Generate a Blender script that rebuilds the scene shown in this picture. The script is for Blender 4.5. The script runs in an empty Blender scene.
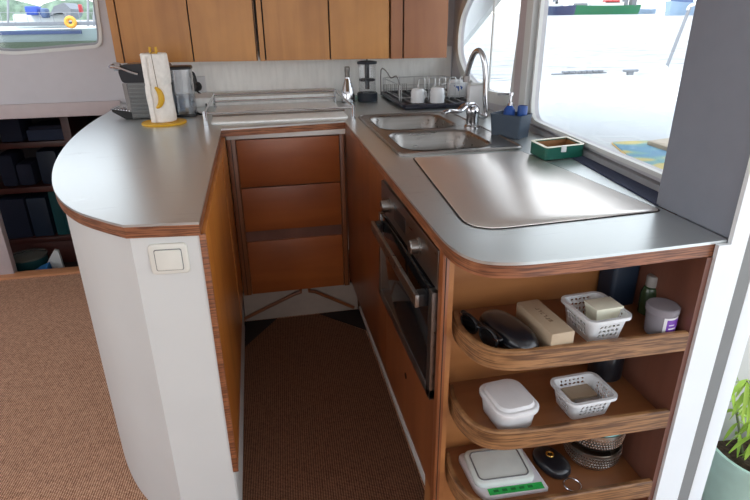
import bpy, bmesh, math, random
from mathutils import Vector, Matrix
from mathutils.geometry import tessellate_polygon
random.seed(7)
C = bpy.context.scene.collection
SC = bpy.context.scene
PI = math.pi

# ------------------------------------------------------------------ camera
RM = [(0.97891474, -0.20400077, -0.01047035),
      (-0.08919284, -0.38076167, -0.92036144),
      (0.18376773, 0.90188926, -0.39092862)]
F = 555.0
H = 1.33
EYE = Vector((0, 0, H))
def ray(x, y):
    v = ((x-375)/F, (y-250)/F, 1.0)
    return Vector([sum(RM[k][i]*v[k] for k in range(3)) for i in range(3)])
def pz(x, y, z):            # point of the horizontal plane z seen at a photo point
    d = ray(x, y); return EYE + d*((z-H)/d.z)
def py(x, y, Y):            # point of the plane y = Y
    d = ray(x, y); return EYE + d*(Y/d.y)
def ww(x, y, off=0.0):      # point of the slightly skewed window wall
    d = ray(x, y); return EYE + d*((WA+off)/(d.x-WM*d.y))
WA, WM = .881, .07
cam = bpy.data.objects.new('camera', bpy.data.cameras.new('camera'))
C.objects.link(cam)
r0, r1, r2 = [Vector(r) for r in RM]
m = Matrix.Identity(4)
for i in range(3):
    m[i][0] = r0[i]; m[i][1] = -r1[i]; m[i][2] = -r2[i]; m[i][3] = EYE[i]
cam.matrix_world = m
cam.data.sensor_width = 36; cam.data.lens = 36*F/750; cam.data.clip_start = .02; cam.data.clip_end = 6000
SC.camera = cam

# ------------------------------------------------------------------ materials
def lin(c):
    return tuple(((v/255+.055)/1.055)**2.4 if v > 10 else v/255/12.92 for v in c) + (1,)
def nmat(name):
    m = bpy.data.materials.new(name); m.use_nodes = True
    nt = m.node_tree; b = nt.nodes['Principled BSDF']
    return m, nt, b
def setp(b, **k):
    for n, v in k.items():
        b.inputs[n.replace('_', ' ')].default_value = v
def plain(name, col, rough=.5, metal=0.0, spec=.5, var=.06, scale=18, bump=0.0, trans=0.0, ior=1.45, alpha=1.0, coat=0.0):
    m, nt, b = nmat(name)
    N, L = nt.nodes, nt.links
    tc = N.new('ShaderNodeTexCoord'); nz = N.new('ShaderNodeTexNoise')
    nz.inputs['Scale'].default_value = scale; nz.inputs['Detail'].default_value = 4
    L.new(tc.outputs['Object'], nz.inputs['Vector'])
    cr = N.new('ShaderNodeValToRGB')
    c = lin(col)
    cr.color_ramp.elements[0].color = tuple(v*(1-var) for v in c[:3])+(1,)
    cr.color_ramp.elements[1].color = tuple(min(1, v*(1+var)) for v in c[:3])+(1,)
    cr.color_ramp.elements[0].position = .3; cr.color_ramp.elements[1].position = .7
    L.new(nz.outputs['Fac'], cr.inputs['Fac']); L.new(cr.outputs['Color'], b.inputs['Base Color'])
    setp(b, Roughness=rough, Metallic=metal, IOR=ior, Alpha=alpha)
    b.inputs['Specular IOR Level'].default_value = spec
    b.inputs['Transmission Weight'].default_value = trans
    b.inputs['Coat Weight'].default_value = coat
    if bump:
        bp = N.new('ShaderNodeBump'); bp.inputs['Strength'].default_value = bump; bp.inputs['Distance'].default_value = .003
        L.new(nz.outputs['Fac'], bp.inputs['Height']); L.new(bp.outputs['Normal'], b.inputs['Normal'])
    return m
def wood(name, c1, c2, grain='z', scale=1.0, rough=.35, layers=False, coat=.15):
    m, nt, b = nmat(name); N, L = nt.nodes, nt.links
    tc = N.new('ShaderNodeTexCoord'); mp = N.new('ShaderNodeMapping')
    s = {'x': (2.2, 22, 22), 'y': (22, 2.2, 22), 'z': (22, 22, 2.2)}[grain]
    mp.inputs['Scale'].default_value = tuple(v*scale for v in s)
    L.new(tc.outputs['Object'], mp.inputs['Vector'])
    nz = N.new('ShaderNodeTexNoise'); nz.inputs['Scale'].default_value = 1.0; nz.inputs['Detail'].default_value = 6; nz.inputs['Distortion'].default_value = .8
    L.new(mp.outputs['Vector'], nz.inputs['Vector'])
    big = N.new('ShaderNodeTexNoise'); big.inputs['Scale'].default_value = 5; big.inputs['Detail'].default_value = 3
    L.new(tc.outputs['Object'], big.inputs['Vector'])
    mx = N.new('ShaderNodeMath'); mx.operation = 'MULTIPLY_ADD'; mx.inputs[1].default_value = .6
    ml = N.new('ShaderNodeMath'); ml.operation = 'MULTIPLY'; ml.inputs[1].default_value = .4
    L.new(big.outputs['Fac'], ml.inputs[0]); L.new(nz.outputs['Fac'], mx.inputs[0]); L.new(ml.outputs[0], mx.inputs[2])
    cr = N.new('ShaderNodeValToRGB')
    cr.color_ramp.elements[0].position = .33; cr.color_ramp.elements[1].position = .68
    cr.color_ramp.elements[0].color = lin(c1); cr.color_ramp.elements[1].color = lin(c2)
    L.new(mx.outputs[0], cr.inputs['Fac'])
    out = cr.outputs['Color']
    if layers:   # the glued plies of a laminated edge
        mp2 = N.new('ShaderNodeMapping'); mp2.inputs['Rotation'].default_value = (0, 0, 0)
        mp2.inputs['Scale'].default_value = (14, 14, 340)
        L.new(tc.outputs['Object'], mp2.inputs['Vector'])
        n2 = N.new('ShaderNodeTexNoise'); n2.inputs['Scale'].default_value = 1; n2.inputs['Detail'].default_value = 3
        L.new(mp2.outputs['Vector'], n2.inputs['Vector'])
        c2r = N.new('ShaderNodeValToRGB'); c2r.color_ramp.elements[0].position = .4; c2r.color_ramp.elements[1].position = .56
        c2r.color_ramp.elements[0].color = (.38, .32, .28, 1); c2r.color_ramp.elements[1].color = (1, 1, 1, 1)
        L.new(n2.outputs['Fac'], c2r.inputs['Fac'])
        mm = N.new('ShaderNodeMixRGB'); mm.blend_type = 'MULTIPLY'; mm.inputs[0].default_value = 1
        L.new(out, mm.inputs[1]); L.new(c2r.outputs['Color'], mm.inputs[2]); out = mm.outputs[0]
    L.new(out, b.inputs['Base Color'])
    setp(b, Roughness=rough); b.inputs['Coat Weight'].default_value = coat; b.inputs['Coat Roughness'].default_value = .3
    return m
def brushed(name, col, axis='x', rough=.35, metal=.6, var=.25, fine=60, stretch=1.2, blotch=.15):
    m, nt, b = nmat(name); N, L = nt.nodes, nt.links
    tc = N.new('ShaderNodeTexCoord'); mp = N.new('ShaderNodeMapping')
    s = {'x': (stretch*3, fine, fine), 'y': (fine, stretch*3, fine), 'z': (fine, fine, stretch*3)}[axis]
    mp.inputs['Scale'].default_value = s
    L.new(tc.outputs['Object'], mp.inputs['Vector'])
    nz = N.new('ShaderNodeTexNoise'); nz.inputs['Scale'].default_value = 1; nz.inputs['Detail'].default_value = 5
    L.new(mp.outputs['Vector'], nz.inputs['Vector'])
    n2 = N.new('ShaderNodeTexNoise'); n2.inputs['Scale'].default_value = 7; n2.inputs['Detail'].default_value = 6; n2.inputs['Distortion'].default_value = 1.5
    L.new(tc.outputs['Object'], n2.inputs['Vector'])
    a = N.new('ShaderNodeMath'); a.operation = 'MULTIPLY_ADD'; a.inputs[1].default_value = blotch
    L.new(n2.outputs['Fac'], a.inputs[0]); L.new(nz.outputs['Fac'], a.inputs[2])
    cr = N.new('ShaderNodeValToRGB'); c = lin(col)
    cr.color_ramp.elements[0].position = .35; cr.color_ramp.elements[1].position = .8
    cr.color_ramp.elements[0].color = tuple(v*(1-var) for v in c[:3])+(1,)
    cr.color_ramp.elements[1].color = tuple(min(1, v*(1+var)) for v in c[:3])+(1,)
    L.new(a.outputs[0], cr.inputs['Fac']); L.new(cr.outputs['Color'], b.inputs['Base Color'])
    rr = N.new('ShaderNodeMapRange'); rr.inputs['From Min'].default_value = .3; rr.inputs['From Max'].default_value = .8
    rr.inputs['To Min'].default_value = rough*.8; rr.inputs['To Max'].default_value = rough*1.25
    L.new(a.outputs[0], rr.inputs['Value']); L.new(rr.outputs['Result'], b.inputs['Roughness'])
    bp = N.new('ShaderNodeBump'); bp.inputs['Strength'].default_value = .12; bp.inputs['Distance'].default_value = .001
    L.new(nz.outputs['Fac'], bp.inputs['Height']); L.new(bp.outputs['Normal'], b.inputs['Normal'])
    setp(b, Metallic=metal)
    return m
def carpet(name, c1, c2, c3):
    m, nt, b = nmat(name); N, L = nt.nodes, nt.links
    tc = N.new('ShaderNodeTexCoord'); mp = N.new('ShaderNodeMapping')
    mp.inputs['Rotation'].default_value = (0, 0, .05)
    L.new(tc.outputs['Object'], mp.inputs['Vector'])
    w1 = N.new('ShaderNodeTexWave'); w1.bands_direction = 'X'; w1.inputs['Scale'].default_value = 42; w1.inputs['Distortion'].default_value = 1.2; w1.inputs['Detail'].default_value = 2; w1.inputs['Detail Scale'].default_value = 3
    w2 = N.new('ShaderNodeTexWave'); w2.bands_direction = 'Y'; w2.inputs['Scale'].default_value = 55; w2.inputs['Distortion'].default_value = 1.5; w2.inputs['Detail'].default_value = 2; w2.inputs['Detail Scale'].default_value = 3
    for w in (w1, w2): L.new(mp.outputs['Vector'], w.inputs['Vector'])
    mu = N.new('ShaderNodeMath'); mu.operation = 'MULTIPLY'
    L.new(w1.outputs['Fac'], mu.inputs[0]); L.new(w2.outputs['Fac'], mu.inputs[1])
    nz = N.new('ShaderNodeTexNoise'); nz.inputs['Scale'].default_value = 90; nz.inputs['Detail'].default_value = 3
    L.new(mp.outputs['Vector'], nz.inputs['Vector'])
    ad = N.new('ShaderNodeMath'); ad.operation = 'MULTIPLY_ADD'; ad.inputs[1].default_value = .55
    L.new(nz.outputs['Fac'], ad.inputs[0]); L.new(mu.outputs[0], ad.inputs[2])
    cr = N.new('ShaderNodeValToRGB')
    e = cr.color_ramp.elements; e[0].position = .22; e[0].color = lin(c1); e[1].position = 1.0; e[1].color = lin(c3)
    k = e.new(.5); k.color = lin(c2)
    L.new(ad.outputs[0], cr.inputs['Fac']); L.new(cr.outputs['Color'], b.inputs['Base Color'])
    bp = N.new('ShaderNodeBump'); bp.inputs['Strength'].default_value = .6; bp.inputs['Distance'].default_value = .004
    L.new(ad.outputs[0], bp.inputs['Height']); L.new(bp.outputs['Normal'], b.inputs['Normal'])
    setp(b, Roughness=.9); b.inputs['Specular IOR Level'].default_value = .15
    return m
def pane_mat(name, tint=(1, 1, 1, 1), gloss=.06, rough=.02):
    m = bpy.data.materials.new(name); m.use_nodes = True; nt = m.node_tree; N, L = nt.nodes, nt.links
    N.remove(N['Principled BSDF']); o = N['Material Output']
    t = N.new('ShaderNodeBsdfTransparent'); t.inputs[0].default_value = tint
    g = N.new('ShaderNodeBsdfGlossy'); g.inputs['Roughness'].default_value = rough
    f = N.new('ShaderNodeLayerWeight'); f.inputs['Blend'].default_value = .25
    mr = N.new('ShaderNodeMapRange'); mr.inputs['To Min'].default_value = gloss; mr.inputs['To Max'].default_value = min(1, gloss*5)
    L.new(f.outputs['Facing'], mr.inputs['Value'])
    mx = N.new('ShaderNodeMixShader'); L.new(mr.outputs['Result'], mx.inputs[0])
    L.new(t.outputs[0], mx.inputs[1]); L.new(g.outputs[0], mx.inputs[2]); L.new(mx.outputs[0], o.inputs['Surface'])
    return m

M = {}
M['white_wall'] = plain('white_wall', (190, 190, 196), .45, var=.02)
M['white_paint'] = plain('white_paint', (212, 215, 214), .4, var=.02, scale=6)
M['pink_trim'] = plain('pink_trim', (186, 176, 178), .5, var=.03)
M['grey_paint'] = plain('grey_paint', (150, 152, 156), .6, var=.03)
M['plinth_beige'] = plain('plinth_beige', (168, 152, 140), .5)
M['door_white'] = plain('door_white', (226, 232, 236), .4, var=.02, scale=6)
M['pillar'] = plain('pillar', (130, 135, 146), .6, var=.03)
M['recess_shade_grey'] = plain('recess_shade_grey', (122, 124, 124), .6, var=.03)  # grey that stands in for the shade of a door recess
M['ceiling'] = plain('ceiling', (228, 226, 222), .7, var=.02)
M['counter'] = brushed('counter', (190, 195, 195), 'x', .26, .82, .2, 70, 2.2, 1.0)
M['counter_lid'] = brushed('counter_lid', (214, 209, 204), 'x', .24, .78, .22, 26, 2.5, 1.8)
M['peninsula'] = brushed('peninsula', (176, 178, 180), 'x', .42, .35, .12, 70, 2.2, .5)
M['splash'] = brushed('splash', (240, 242, 240), 'z', .5, .05, .07, 55, 3, .4)
M['steel'] = brushed('steel', (150, 147, 144), 'x', .28, 1.0, .12, 80, 2, .3)
M['steel_dark'] = brushed('steel_dark', (132, 128, 126), 'y', .3, 1.0, .12, 80, 2, .3)
M['bowl_steel'] = plain('bowl_steel', (178, 172, 164), .3, 1.0, var=.15, scale=60)
M['chrome'] = plain('chrome', (205, 206, 210), .12, 1.0, var=.03)
M['cab_wood'] = wood('cab_wood', (160, 102, 42), (194, 134, 64), 'z', .55, .38)
M['red_wood'] = wood('red_wood', (136, 80, 44), (160, 102, 58), 'z', .55, .38)
M['base_wood'] = wood('base_wood', (112, 62, 34), (144, 84, 46), 'z', .6, .33)  # darkened so the wood colour carries the shade of the galley
M['honey_wood'] = wood('honey_wood', (170, 98, 38), (200, 128, 54), 'z', .6, .33)
M['drawer_wood'] = wood('drawer_wood', (136, 70, 32), (170, 94, 44), 'x', .5, .33)
M['side_wood'] = wood('side_wood', (146, 94, 52), (174, 118, 70), 'x', .7, .4)
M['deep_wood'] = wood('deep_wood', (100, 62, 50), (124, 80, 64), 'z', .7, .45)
M['shelf_wood'] = wood('shelf_wood', (128, 80, 48), (156, 104, 66), 'x', .7, .38)
M['edge_wood'] = wood('edge_wood', (160, 98, 56), (205, 142, 92), 'x', 1.2, .45, layers=True)
M['oak_edge'] = wood('oak_edge', (128, 90, 56), (166, 122, 80), 'x', 3.2, .45, layers=True)
M['red_edge'] = wood('red_edge', (126, 76, 50), (172, 112, 74), 'x', 1.2, .42, layers=True)
M['sill_wood'] = wood('sill_wood', (180, 120, 80), (206, 146, 102), 'x', 1, .5)
M['hull_wood'] = wood('hull_wood', (60, 28, 24), (84, 40, 32), 'x', 1, .4)
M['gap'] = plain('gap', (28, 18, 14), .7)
M['metal_strip'] = brushed('metal_strip', (226, 224, 220), 'x', .5, .1, .05)
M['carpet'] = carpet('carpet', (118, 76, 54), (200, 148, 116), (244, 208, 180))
M['carpet_shaded'] = carpet('carpet_shaded', (70, 44, 32), (112, 76, 56), (140, 100, 76))  # same carpet, darkened to put the galley's shade into its colour
M['black'] = plain('black', (22, 23, 26), .35)
M['soft_black'] = plain('soft_black', (26, 28, 34), .28, coat=.3)
M['oven_glass'] = plain('oven_glass', (20, 21, 23), .08, spec=.6)
M['grey_plastic'] = plain('grey_plastic', (110, 112, 114), .4)
M['rib_grey'] = plain('rib_grey', (112, 114, 114), .4, metal=.3)
M['white_plastic'] = plain('white_plastic', (218, 221, 224), .35)
M['switch'] = plain('switch', (222, 222, 214), .35, var=.02)
M['paper'] = plain('paper', (238, 234, 228), .9, bump=.5, scale=60)
M['yellow'] = plain('yellow', (216, 168, 40), .45)
M['clear'] = plain('clear', (240, 242, 244), .04, trans=1.0, ior=1.2, var=0)
M['clearish'] = pane_mat('clearish', (.975, .98, .985, 1), .05, .05)
M['tank'] = pane_mat('tank', (.80, .83, .87, 1), .18, .15)
M['tub'] = plain('tub', (240, 241, 243), .25, trans=.25, ior=1.2)
M['cream'] = plain('cream', (240, 240, 220), .4)
M['sage'] = plain('sage', (150, 156, 140), .5)
M['tan'] = plain('tan', (178, 160, 136), .6, var=.05)
M['tan_dark'] = plain('tan_dark', (120, 100, 78), .6)
M['navy_box'] = plain('navy_box', (24, 38, 56), .5)
M['olive_glass'] = plain('olive_glass', (58, 78, 52), .2, spec=.6)
M['cap_grey'] = plain('cap_grey', (150, 146, 142), .4)
M['purple'] = plain('purple', (112, 62, 165), .4)
M['jar_body'] = plain('jar_body', (180, 176, 184), .2, trans=.5, ior=1.2)
M['blue'] = plain('blue', (30, 74, 150), .45)
M['deep_blue'] = plain('deep_blue', (34, 78, 150), .35)
M['caddy'] = plain('caddy', (68, 80, 94), .45)
M['green_box'] = plain('green_box', (22, 92, 78), .4)
M['box_inner'] = plain('box_inner', (150, 108, 70), .6)
M['speckle'] = plain('speckle', (50, 58, 84), .8, var=.4, scale=300)
M['wire'] = plain('wire', (205, 207, 209), .3, metal=.6)
M['tray'] = plain('tray', (44, 46, 60), .3)
M['press_black'] = plain('press_black', (34, 40, 50), .3)
M['green_glass'] = pane_mat('green_glass', (.7, .88, .84, 1), .12, .05)
M['brass'] = plain('brass', (206, 166, 92), .2, metal=1)
M['green_print'] = plain('green_print', (46, 176, 84), .5, var=.15, scale=80)
M['dgreen_print'] = plain('dgreen_print', (22, 120, 54), .5)
M['bag'] = plain('bag', (236, 234, 240), .2, trans=.15, ior=1.15)
M['bag_lid'] = plain('bag_lid', (230, 238, 234), .22, trans=.1, ior=1.15)
M['navy_cloth'] = plain('navy_cloth', (24, 30, 50), .8)
M['teal_cloth'] = plain('teal_cloth', (14, 70, 74), .7)
M['blue_cloth'] = plain('blue_cloth', (40, 110, 170), .7)
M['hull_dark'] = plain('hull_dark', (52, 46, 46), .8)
M['lid_grey'] = plain('lid_grey', (150, 150, 140), .25, metal=.6)
M['mint'] = plain('mint', (184, 216, 204), .4)
M['soil'] = plain('soil', (70, 55, 42), .95, var=.5, scale=90, bump=1)
M['leaf'] = plain('leaf', (160, 196, 76), .45, var=.3, scale=14)
M['stem'] = plain('stem', (110, 120, 84), .6)
M['deck'] = plain('deck', (196, 196, 194), .6, var=.02)
M['hull_white'] = plain('hull_white', (168, 184, 186), .4, var=.03)
M['towel_slate'] = plain('towel_slate', (50, 60, 84), .8)
M['boot_green'] = plain('boot_green', (70, 84, 66), .6)
M['boat_green'] = plain('boat_green', (34, 118, 84), .5)
M['boat_blue'] = plain('boat_blue', (52, 68, 104), .5)
M['boat_red'] = plain('boat_red', (176, 52, 58), .6)
M['boat_grey'] = plain('boat_grey', (120, 124, 130), .6)
M['boat_pale'] = plain('boat_pale', (150, 175, 200), .6)
M['sail_blue'] = plain('sail_blue', (56, 84, 176), .6)
M['sail_slate'] = plain('sail_slate', (84, 104, 140), .6)
M['orange'] = plain('orange', (226, 160, 60), .6)
M['land'] = plain('land', (104, 122, 104), .9, var=.4, scale=.12)
def mat_map():
    m, nt, b = nmat('mat_print'); N, L = nt.nodes, nt.links
    tc = N.new('ShaderNodeTexCoord'); mp = N.new('ShaderNodeMapping'); mp.inputs['Scale'].default_value = (1, 1.6, 1)
    L.new(tc.outputs['Object'], mp.inputs['Vector'])
    nz = N.new('ShaderNodeTexVoronoi'); nz.inputs['Scale'].default_value = 6.5; nz.feature = 'SMOOTH_F1'
    L.new(mp.outputs['Vector'], nz.inputs['Vector'])
    cr = N.new('ShaderNodeValToRGB'); e = cr.color_ramp.elements
    e[0].position = .1; e[0].color = lin((214, 196, 120)); e[1].position = .95; e[1].color = lin((206, 200, 160))
    for p, c in ((.3, (200, 186, 120)), (.38, (130, 172, 160)), (.5, (104, 150, 176)), (.65, (110, 156, 180)), (.75, (140, 180, 158))):
        k = e.new(p); k.color = lin(c)
    L.new(nz.outputs['Distance'], cr.inputs['Fac']); L.new(cr.outputs['Color'], b.inputs['Base Color'])
    setp(b, Roughness=.8); return m
M['mat_print'] = mat_map()
def sea_mat():
    m, nt, b = nmat('sea_water'); N, L = nt.nodes, nt.links
    tc = N.new('ShaderNodeTexCoord'); mp = N.new('ShaderNodeMapping'); mp.inputs['Scale'].default_value = (.55, 2.0, 1)
    mp.inputs['Rotation'].default_value = (0, 0, .2)
    L.new(tc.outputs['Object'], mp.inputs['Vector'])
    nz = N.new('ShaderNodeTexNoise'); nz.inputs['Scale'].default_value = 1.3; nz.inputs['Detail'].default_value = 7; nz.inputs['Roughness'].default_value = .6
    L.new(mp.outputs['Vector'], nz.inputs['Vector'])
    cr = N.new('ShaderNodeValToRGB'); e = cr.color_ramp.elements
    e[0].position = .36; e[0].color = lin((66, 74, 80)); e[1].position = .47; e[1].color = lin((140, 142, 142)); b.inputs['Specular IOR Level'].default_value = .12  # pale and dark ripple tones paint sun glitter into the water colour
    L.new(nz.outputs['Fac'], cr.inputs['Fac']); L.new(cr.outputs['Color'], b.inputs['Base Color'])
    bp = N.new('ShaderNodeBump'); bp.inputs['Strength'].default_value = .4; bp.inputs['Distance'].default_value = .2
    L.new(nz.outputs['Fac'], bp.inputs['Height']); L.new(bp.outputs['Normal'], b.inputs['Normal'])
    setp(b, Roughness=.35); return m
M['sea'] = sea_mat()

# ------------------------------------------------------------------ mesh helpers
def cat(pts, n=6, closed=False):
    """Catmull-Rom through points."""
    P = [Vector(p) for p in pts]; out = []
    k = len(P); rng = range(k if closed else k-1)
    for i in rng:
        p0 = P[(i-1) % k] if closed or i > 0 else P[0]
        p1 = P[i]; p2 = P[(i+1) % k]
        p3 = P[(i+2) % k] if closed or i+2 < k else P[-1]
        for j in range(n):
            t = j/n
            out.append(.5*((2*p1)+(-p0+p2)*t+(2*p0-5*p1+4*p2-p3)*t*t+(-p0+3*p1-3*p2+p3)*t**3))
    if not closed: out.append(P[-1].copy())
    return out
def rrect(x0, y0, x1, y1, r, n=5):
    o = []
    for cx, cy, a in ((x1-r, y0+r, -PI/2), (x1-r, y1-r, 0), (x0+r, y1-r, PI/2), (x0+r, y0+r, PI)):
        for i in range(n+1):
            t = a+PI/2*i/n; o.append((cx+r*math.cos(t), cy+r*math.sin(t)))
    return o
def rpoly(pts, r, n=5):
    """polygon with rounded corners; r one number or one per corner"""
    k = len(pts); out = []
    for i in range(k):
        p = Vector(pts[i][:2]); a = Vector(pts[i-1][:2]); b = Vector(pts[(i+1) % k][:2])
        rr = r[i] if isinstance(r, (list, tuple)) else r
        if rr <= 0: out.append(p); continue
        da = (a-p).normalized(); db = (b-p).normalized()
        rr = min(rr, (a-p).length*.45, (b-p).length*.45)
        s = p+da*rr; e = p+db*rr
        for j in range(n+1):
            t = j/n; out.append(s*(1-t)**2+p*2*t*(1-t)+e*t*t)
    return [tuple(v) for v in out]
def area(o):
    return .5*sum(o[i][0]*o[(i+1) % len(o)][1]-o[(i+1) % len(o)][0]*o[i][1] for i in range(len(o)))
def ccw(o):
    return list(o) if area(o) > 0 else list(reversed(o))
def offset(o, d):
    """inward offset of a ccw outline by d"""
    o = [Vector(p[:2]) for p in ccw(o)]; k = len(o); out = []
    for i in range(k):
        a = o[i]-o[i-1]; b = o[(i+1) % k]-o[i]
        if a.length < 1e-9: a = b
        if b.length < 1e-9: b = a
        n = (Vector((-a.y, a.x)).normalized()+Vector((-b.y, b.x)).normalized())
        if n.length < 1e-6: n = Vector((-a.y, a.x))
        out.append(tuple(o[i]+n.normalized()*d))
    return out
class MB:
    def __init__(s): s.v = []; s.f = []
    def add(s, vs, fs):
        n = len(s.v); s.v += [tuple(v) for v in vs]; s.f += [tuple(i+n for i in f) for f in fs]; return s
    def box(s, x0, y0, z0, x1, y1, z1, b=0.0):
        bm = bmesh.new(); bmesh.ops.create_cube(bm, size=1)
        for v in bm.verts:
            v.co = Vector(((x0+x1)/2+v.co.x*(x1-x0), (y0+y1)/2+v.co.y*(y1-y0), (z0+z1)/2+v.co.z*(z1-z0)))
        if b: bmesh.ops.bevel(bm, geom=bm.edges[:], offset=b, segments=2, affect='EDGES', profile=.6)
        return s.bm(bm)
    def bm(s, bm):
        bm.verts.index_update()
        s.add([v.co[:] for v in bm.verts], [[v.index for v in f.verts] for f in bm.faces]); bm.free(); return s
    def xform(s, mat, start=0):
        s.v = s.v[:start]+[tuple(mat @ Vector(v)) for v in s.v[start:]]; return s
    def prism(s, outer, z0, z1, holes=(), top=None, bev=0.0, fr=None):
        """extruded outline (list of xy) with holes; fr maps (x,y,z) to the place"""
        outer = ccw(outer); holes = [list(reversed(ccw(h))) for h in holes]
        loops = [outer]+holes
        f = fr or (lambda x, y, z: (x, y, z))
        if bev and not holes:
            rings = [(outer, z0), (outer, z1-bev), (offset(outer, bev*.35), z1-bev*.35), (offset(outer, bev), z1)]
        else:
            rings = [(outer, z0), (outer, z1)]
        k = len(outer); vs = []
        for o, z in rings: vs += [f(p[0], p[1], z) for p in o]
        fs = []
        for r in range(len(rings)-1):
            for i in range(k):
                j = (i+1) % k; fs.append((r*k+i, r*k+j, (r+1)*k+j, (r+1)*k+i))
        hb = []
        for h in holes:
            b0 = len(vs); n = len(h)
            vs += [f(p[0], p[1], z0) for p in h]+[f(p[0], p[1], z1) for p in h]
            for i in range(n):
                j = (i+1) % n; fs.append((b0+i, b0+j, b0+n+j, b0+n+i))
            hb.append((b0, n))
        lp = [rings[-1][0]]+holes
        tris = tessellate_polygon([[Vector((p[0], p[1], 0)) for p in l] for l in lp])
        tm, bt = [], []
        tm += [(len(rings)-1)*k+i for i in range(k)]; bt += list(range(k))
        for b0, n in hb: tm += [b0+n+i for i in range(n)]; bt += [b0+i for i in range(n)]
        for t in tris:
            a, b, c = [Vector((*([q for l in lp for q in l][i]), 0)) for i in t] if False else (None, None, None)
            fs.append(tuple(tm[i] for i in t)); fs.append(tuple(bt[i] for i in reversed(t)))
        return s.add(vs, fs)
    def tube(s, pts, r, n=8, closed=False, cap=True):
        P = [Vector(p) for p in pts]; k = len(P); vs = []; fs = []
        up = None
        for i in range(k):
            a = P[i-1] if i > 0 or closed else P[0]; b = P[(i+1) % k] if i < k-1 or closed else P[-1]
            d = (b-a).normalized()
            if up is None:
                up = d.cross(Vector((0, 0, 1)))
                if up.length < .1: up = d.cross(Vector((1, 0, 0)))
            up = (up-d*up.dot(d)).normalized(); w = d.cross(up)
            rr = r[i] if isinstance(r, (list, tuple)) else r
            for j in range(n):
                t = 2*PI*j/n; vs.append(P[i]+up*math.cos(t)*rr+w*math.sin(t)*rr)
        for i in range(k if closed else k-1):
            for j in range(n):
                a = i*n+j; b = i*n+(j+1) % n; c = ((i+1) % k)*n+(j+1) % n; d = ((i+1) % k)*n+j
                fs.append((a, b, c, d))
        if cap and not closed:
            fs.append(tuple(reversed(range(n)))); fs.append(tuple((k-1)*n+j for j in range(n)))
        return s.add(vs, fs)
    def lathe(s, prof, cx=0, cy=0, cz=0, n=32, sx=1, sy=1):
        """profile [(r,z)...] about the vertical through cx, cy"""
        vs = []; fs = []; k = len(prof)
        for r, z in prof:
            for j in range(n):
                t = 2*PI*j/n; vs.append((cx+r*sx*math.cos(t), cy+r*sy*math.sin(t), cz+z))
        for i in range(k-1):
            for j in range(n):
                fs.append((i*n+j, i*n+(j+1) % n, (i+1)*n+(j+1) % n, (i+1)*n+j))
        if prof[0][0] > 1e-5: fs.append(tuple(reversed(range(n))))
        if prof[-1][0] > 1e-5: fs.append(tuple((k-1)*n+j for j in range(n)))
        return s.add(vs, fs)
    def loft(s, rings, cap=True):
        k = len(rings[0]); vs = [p for r in rings for p in r]; fs = []
        for i in range(len(rings)-1):
            for j in range(k):
                fs.append((i*k+j, i*k+(j+1) % k, (i+1)*k+(j+1) % k, (i+1)*k+j))
        if cap: fs.append(tuple(reversed(range(k)))); fs.append(tuple((len(rings)-1)*k+j for j in range(k)))
        return s.add(vs, fs)
    def build(s, name, mat, parent=None, sharp=35, local=False):
        me = bpy.data.meshes.new(name)
        vs = [Vector(v) for v in s.v]
        o = bpy.data.objects.new(name, me)
        if parent is not None:
            off = Vector((0, 0, 0))
            if not local:
                p = parent
                while p is not None: off += p.location; p = p.parent
            vs = [v-off for v in vs]; o.parent = parent
        elif not local:
            lo = Vector([min(v[i] for v in vs) for i in range(3)]); hi = Vector([max(v[i] for v in vs) for i in range(3)])
            base = Vector(((lo.x+hi.x)/2, (lo.y+hi.y)/2, lo.z)); vs = [v-base for v in vs]; o.location = base
        me.from_pydata([v[:] for v in vs], [], s.f); me.validate()
        b = bmesh.new(); b.from_mesh(me); bmesh.ops.remove_doubles(b, verts=b.verts, dist=1e-6)
        bmesh.ops.recalc_face_normals(b, faces=b.faces); b.to_mesh(me); b.free()
        me.materials.append(mat)
        me.shade_smooth(); me.set_sharp_from_angle(angle=math.radians(sharp))
        C.objects.link(o); return o
def thing(name, label, cat_, loc, rz=0, group=None):
    o = bpy.data.objects.new(name, None); C.objects.link(o); o.location = loc; o.rotation_euler = (0, 0, rz)
    o.empty_display_size = .05
    o['label'] = label; o['category'] = cat_
    if group: o['group'] = group
    return o
def tag(o, label, cat_, group=None):
    o['label'] = label; o['category'] = cat_
    if group: o['group'] = group
    return o
def struct(o): o['kind'] = 'structure'; return o
def L(o, label): o['label'] = label; return o
def cyl(p0, p1, r, n=24): return MB().tube([p0, p1], r, n)

YB = 3.15          # inner face of the wall behind the worktop
HC = .92           # worktop height
ZF = 0.0

# ------------------------------------------------------------------ the setting
struct(MB().box(-2.9, -2.2, -.06, .98, 3.12, 0).build('floor', M['carpet']))
struct(MB().box(-2.9, 3.12, -.08, -.6, 3.2, .012, .004).build('trim_1', M['sill_wood']))
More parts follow.
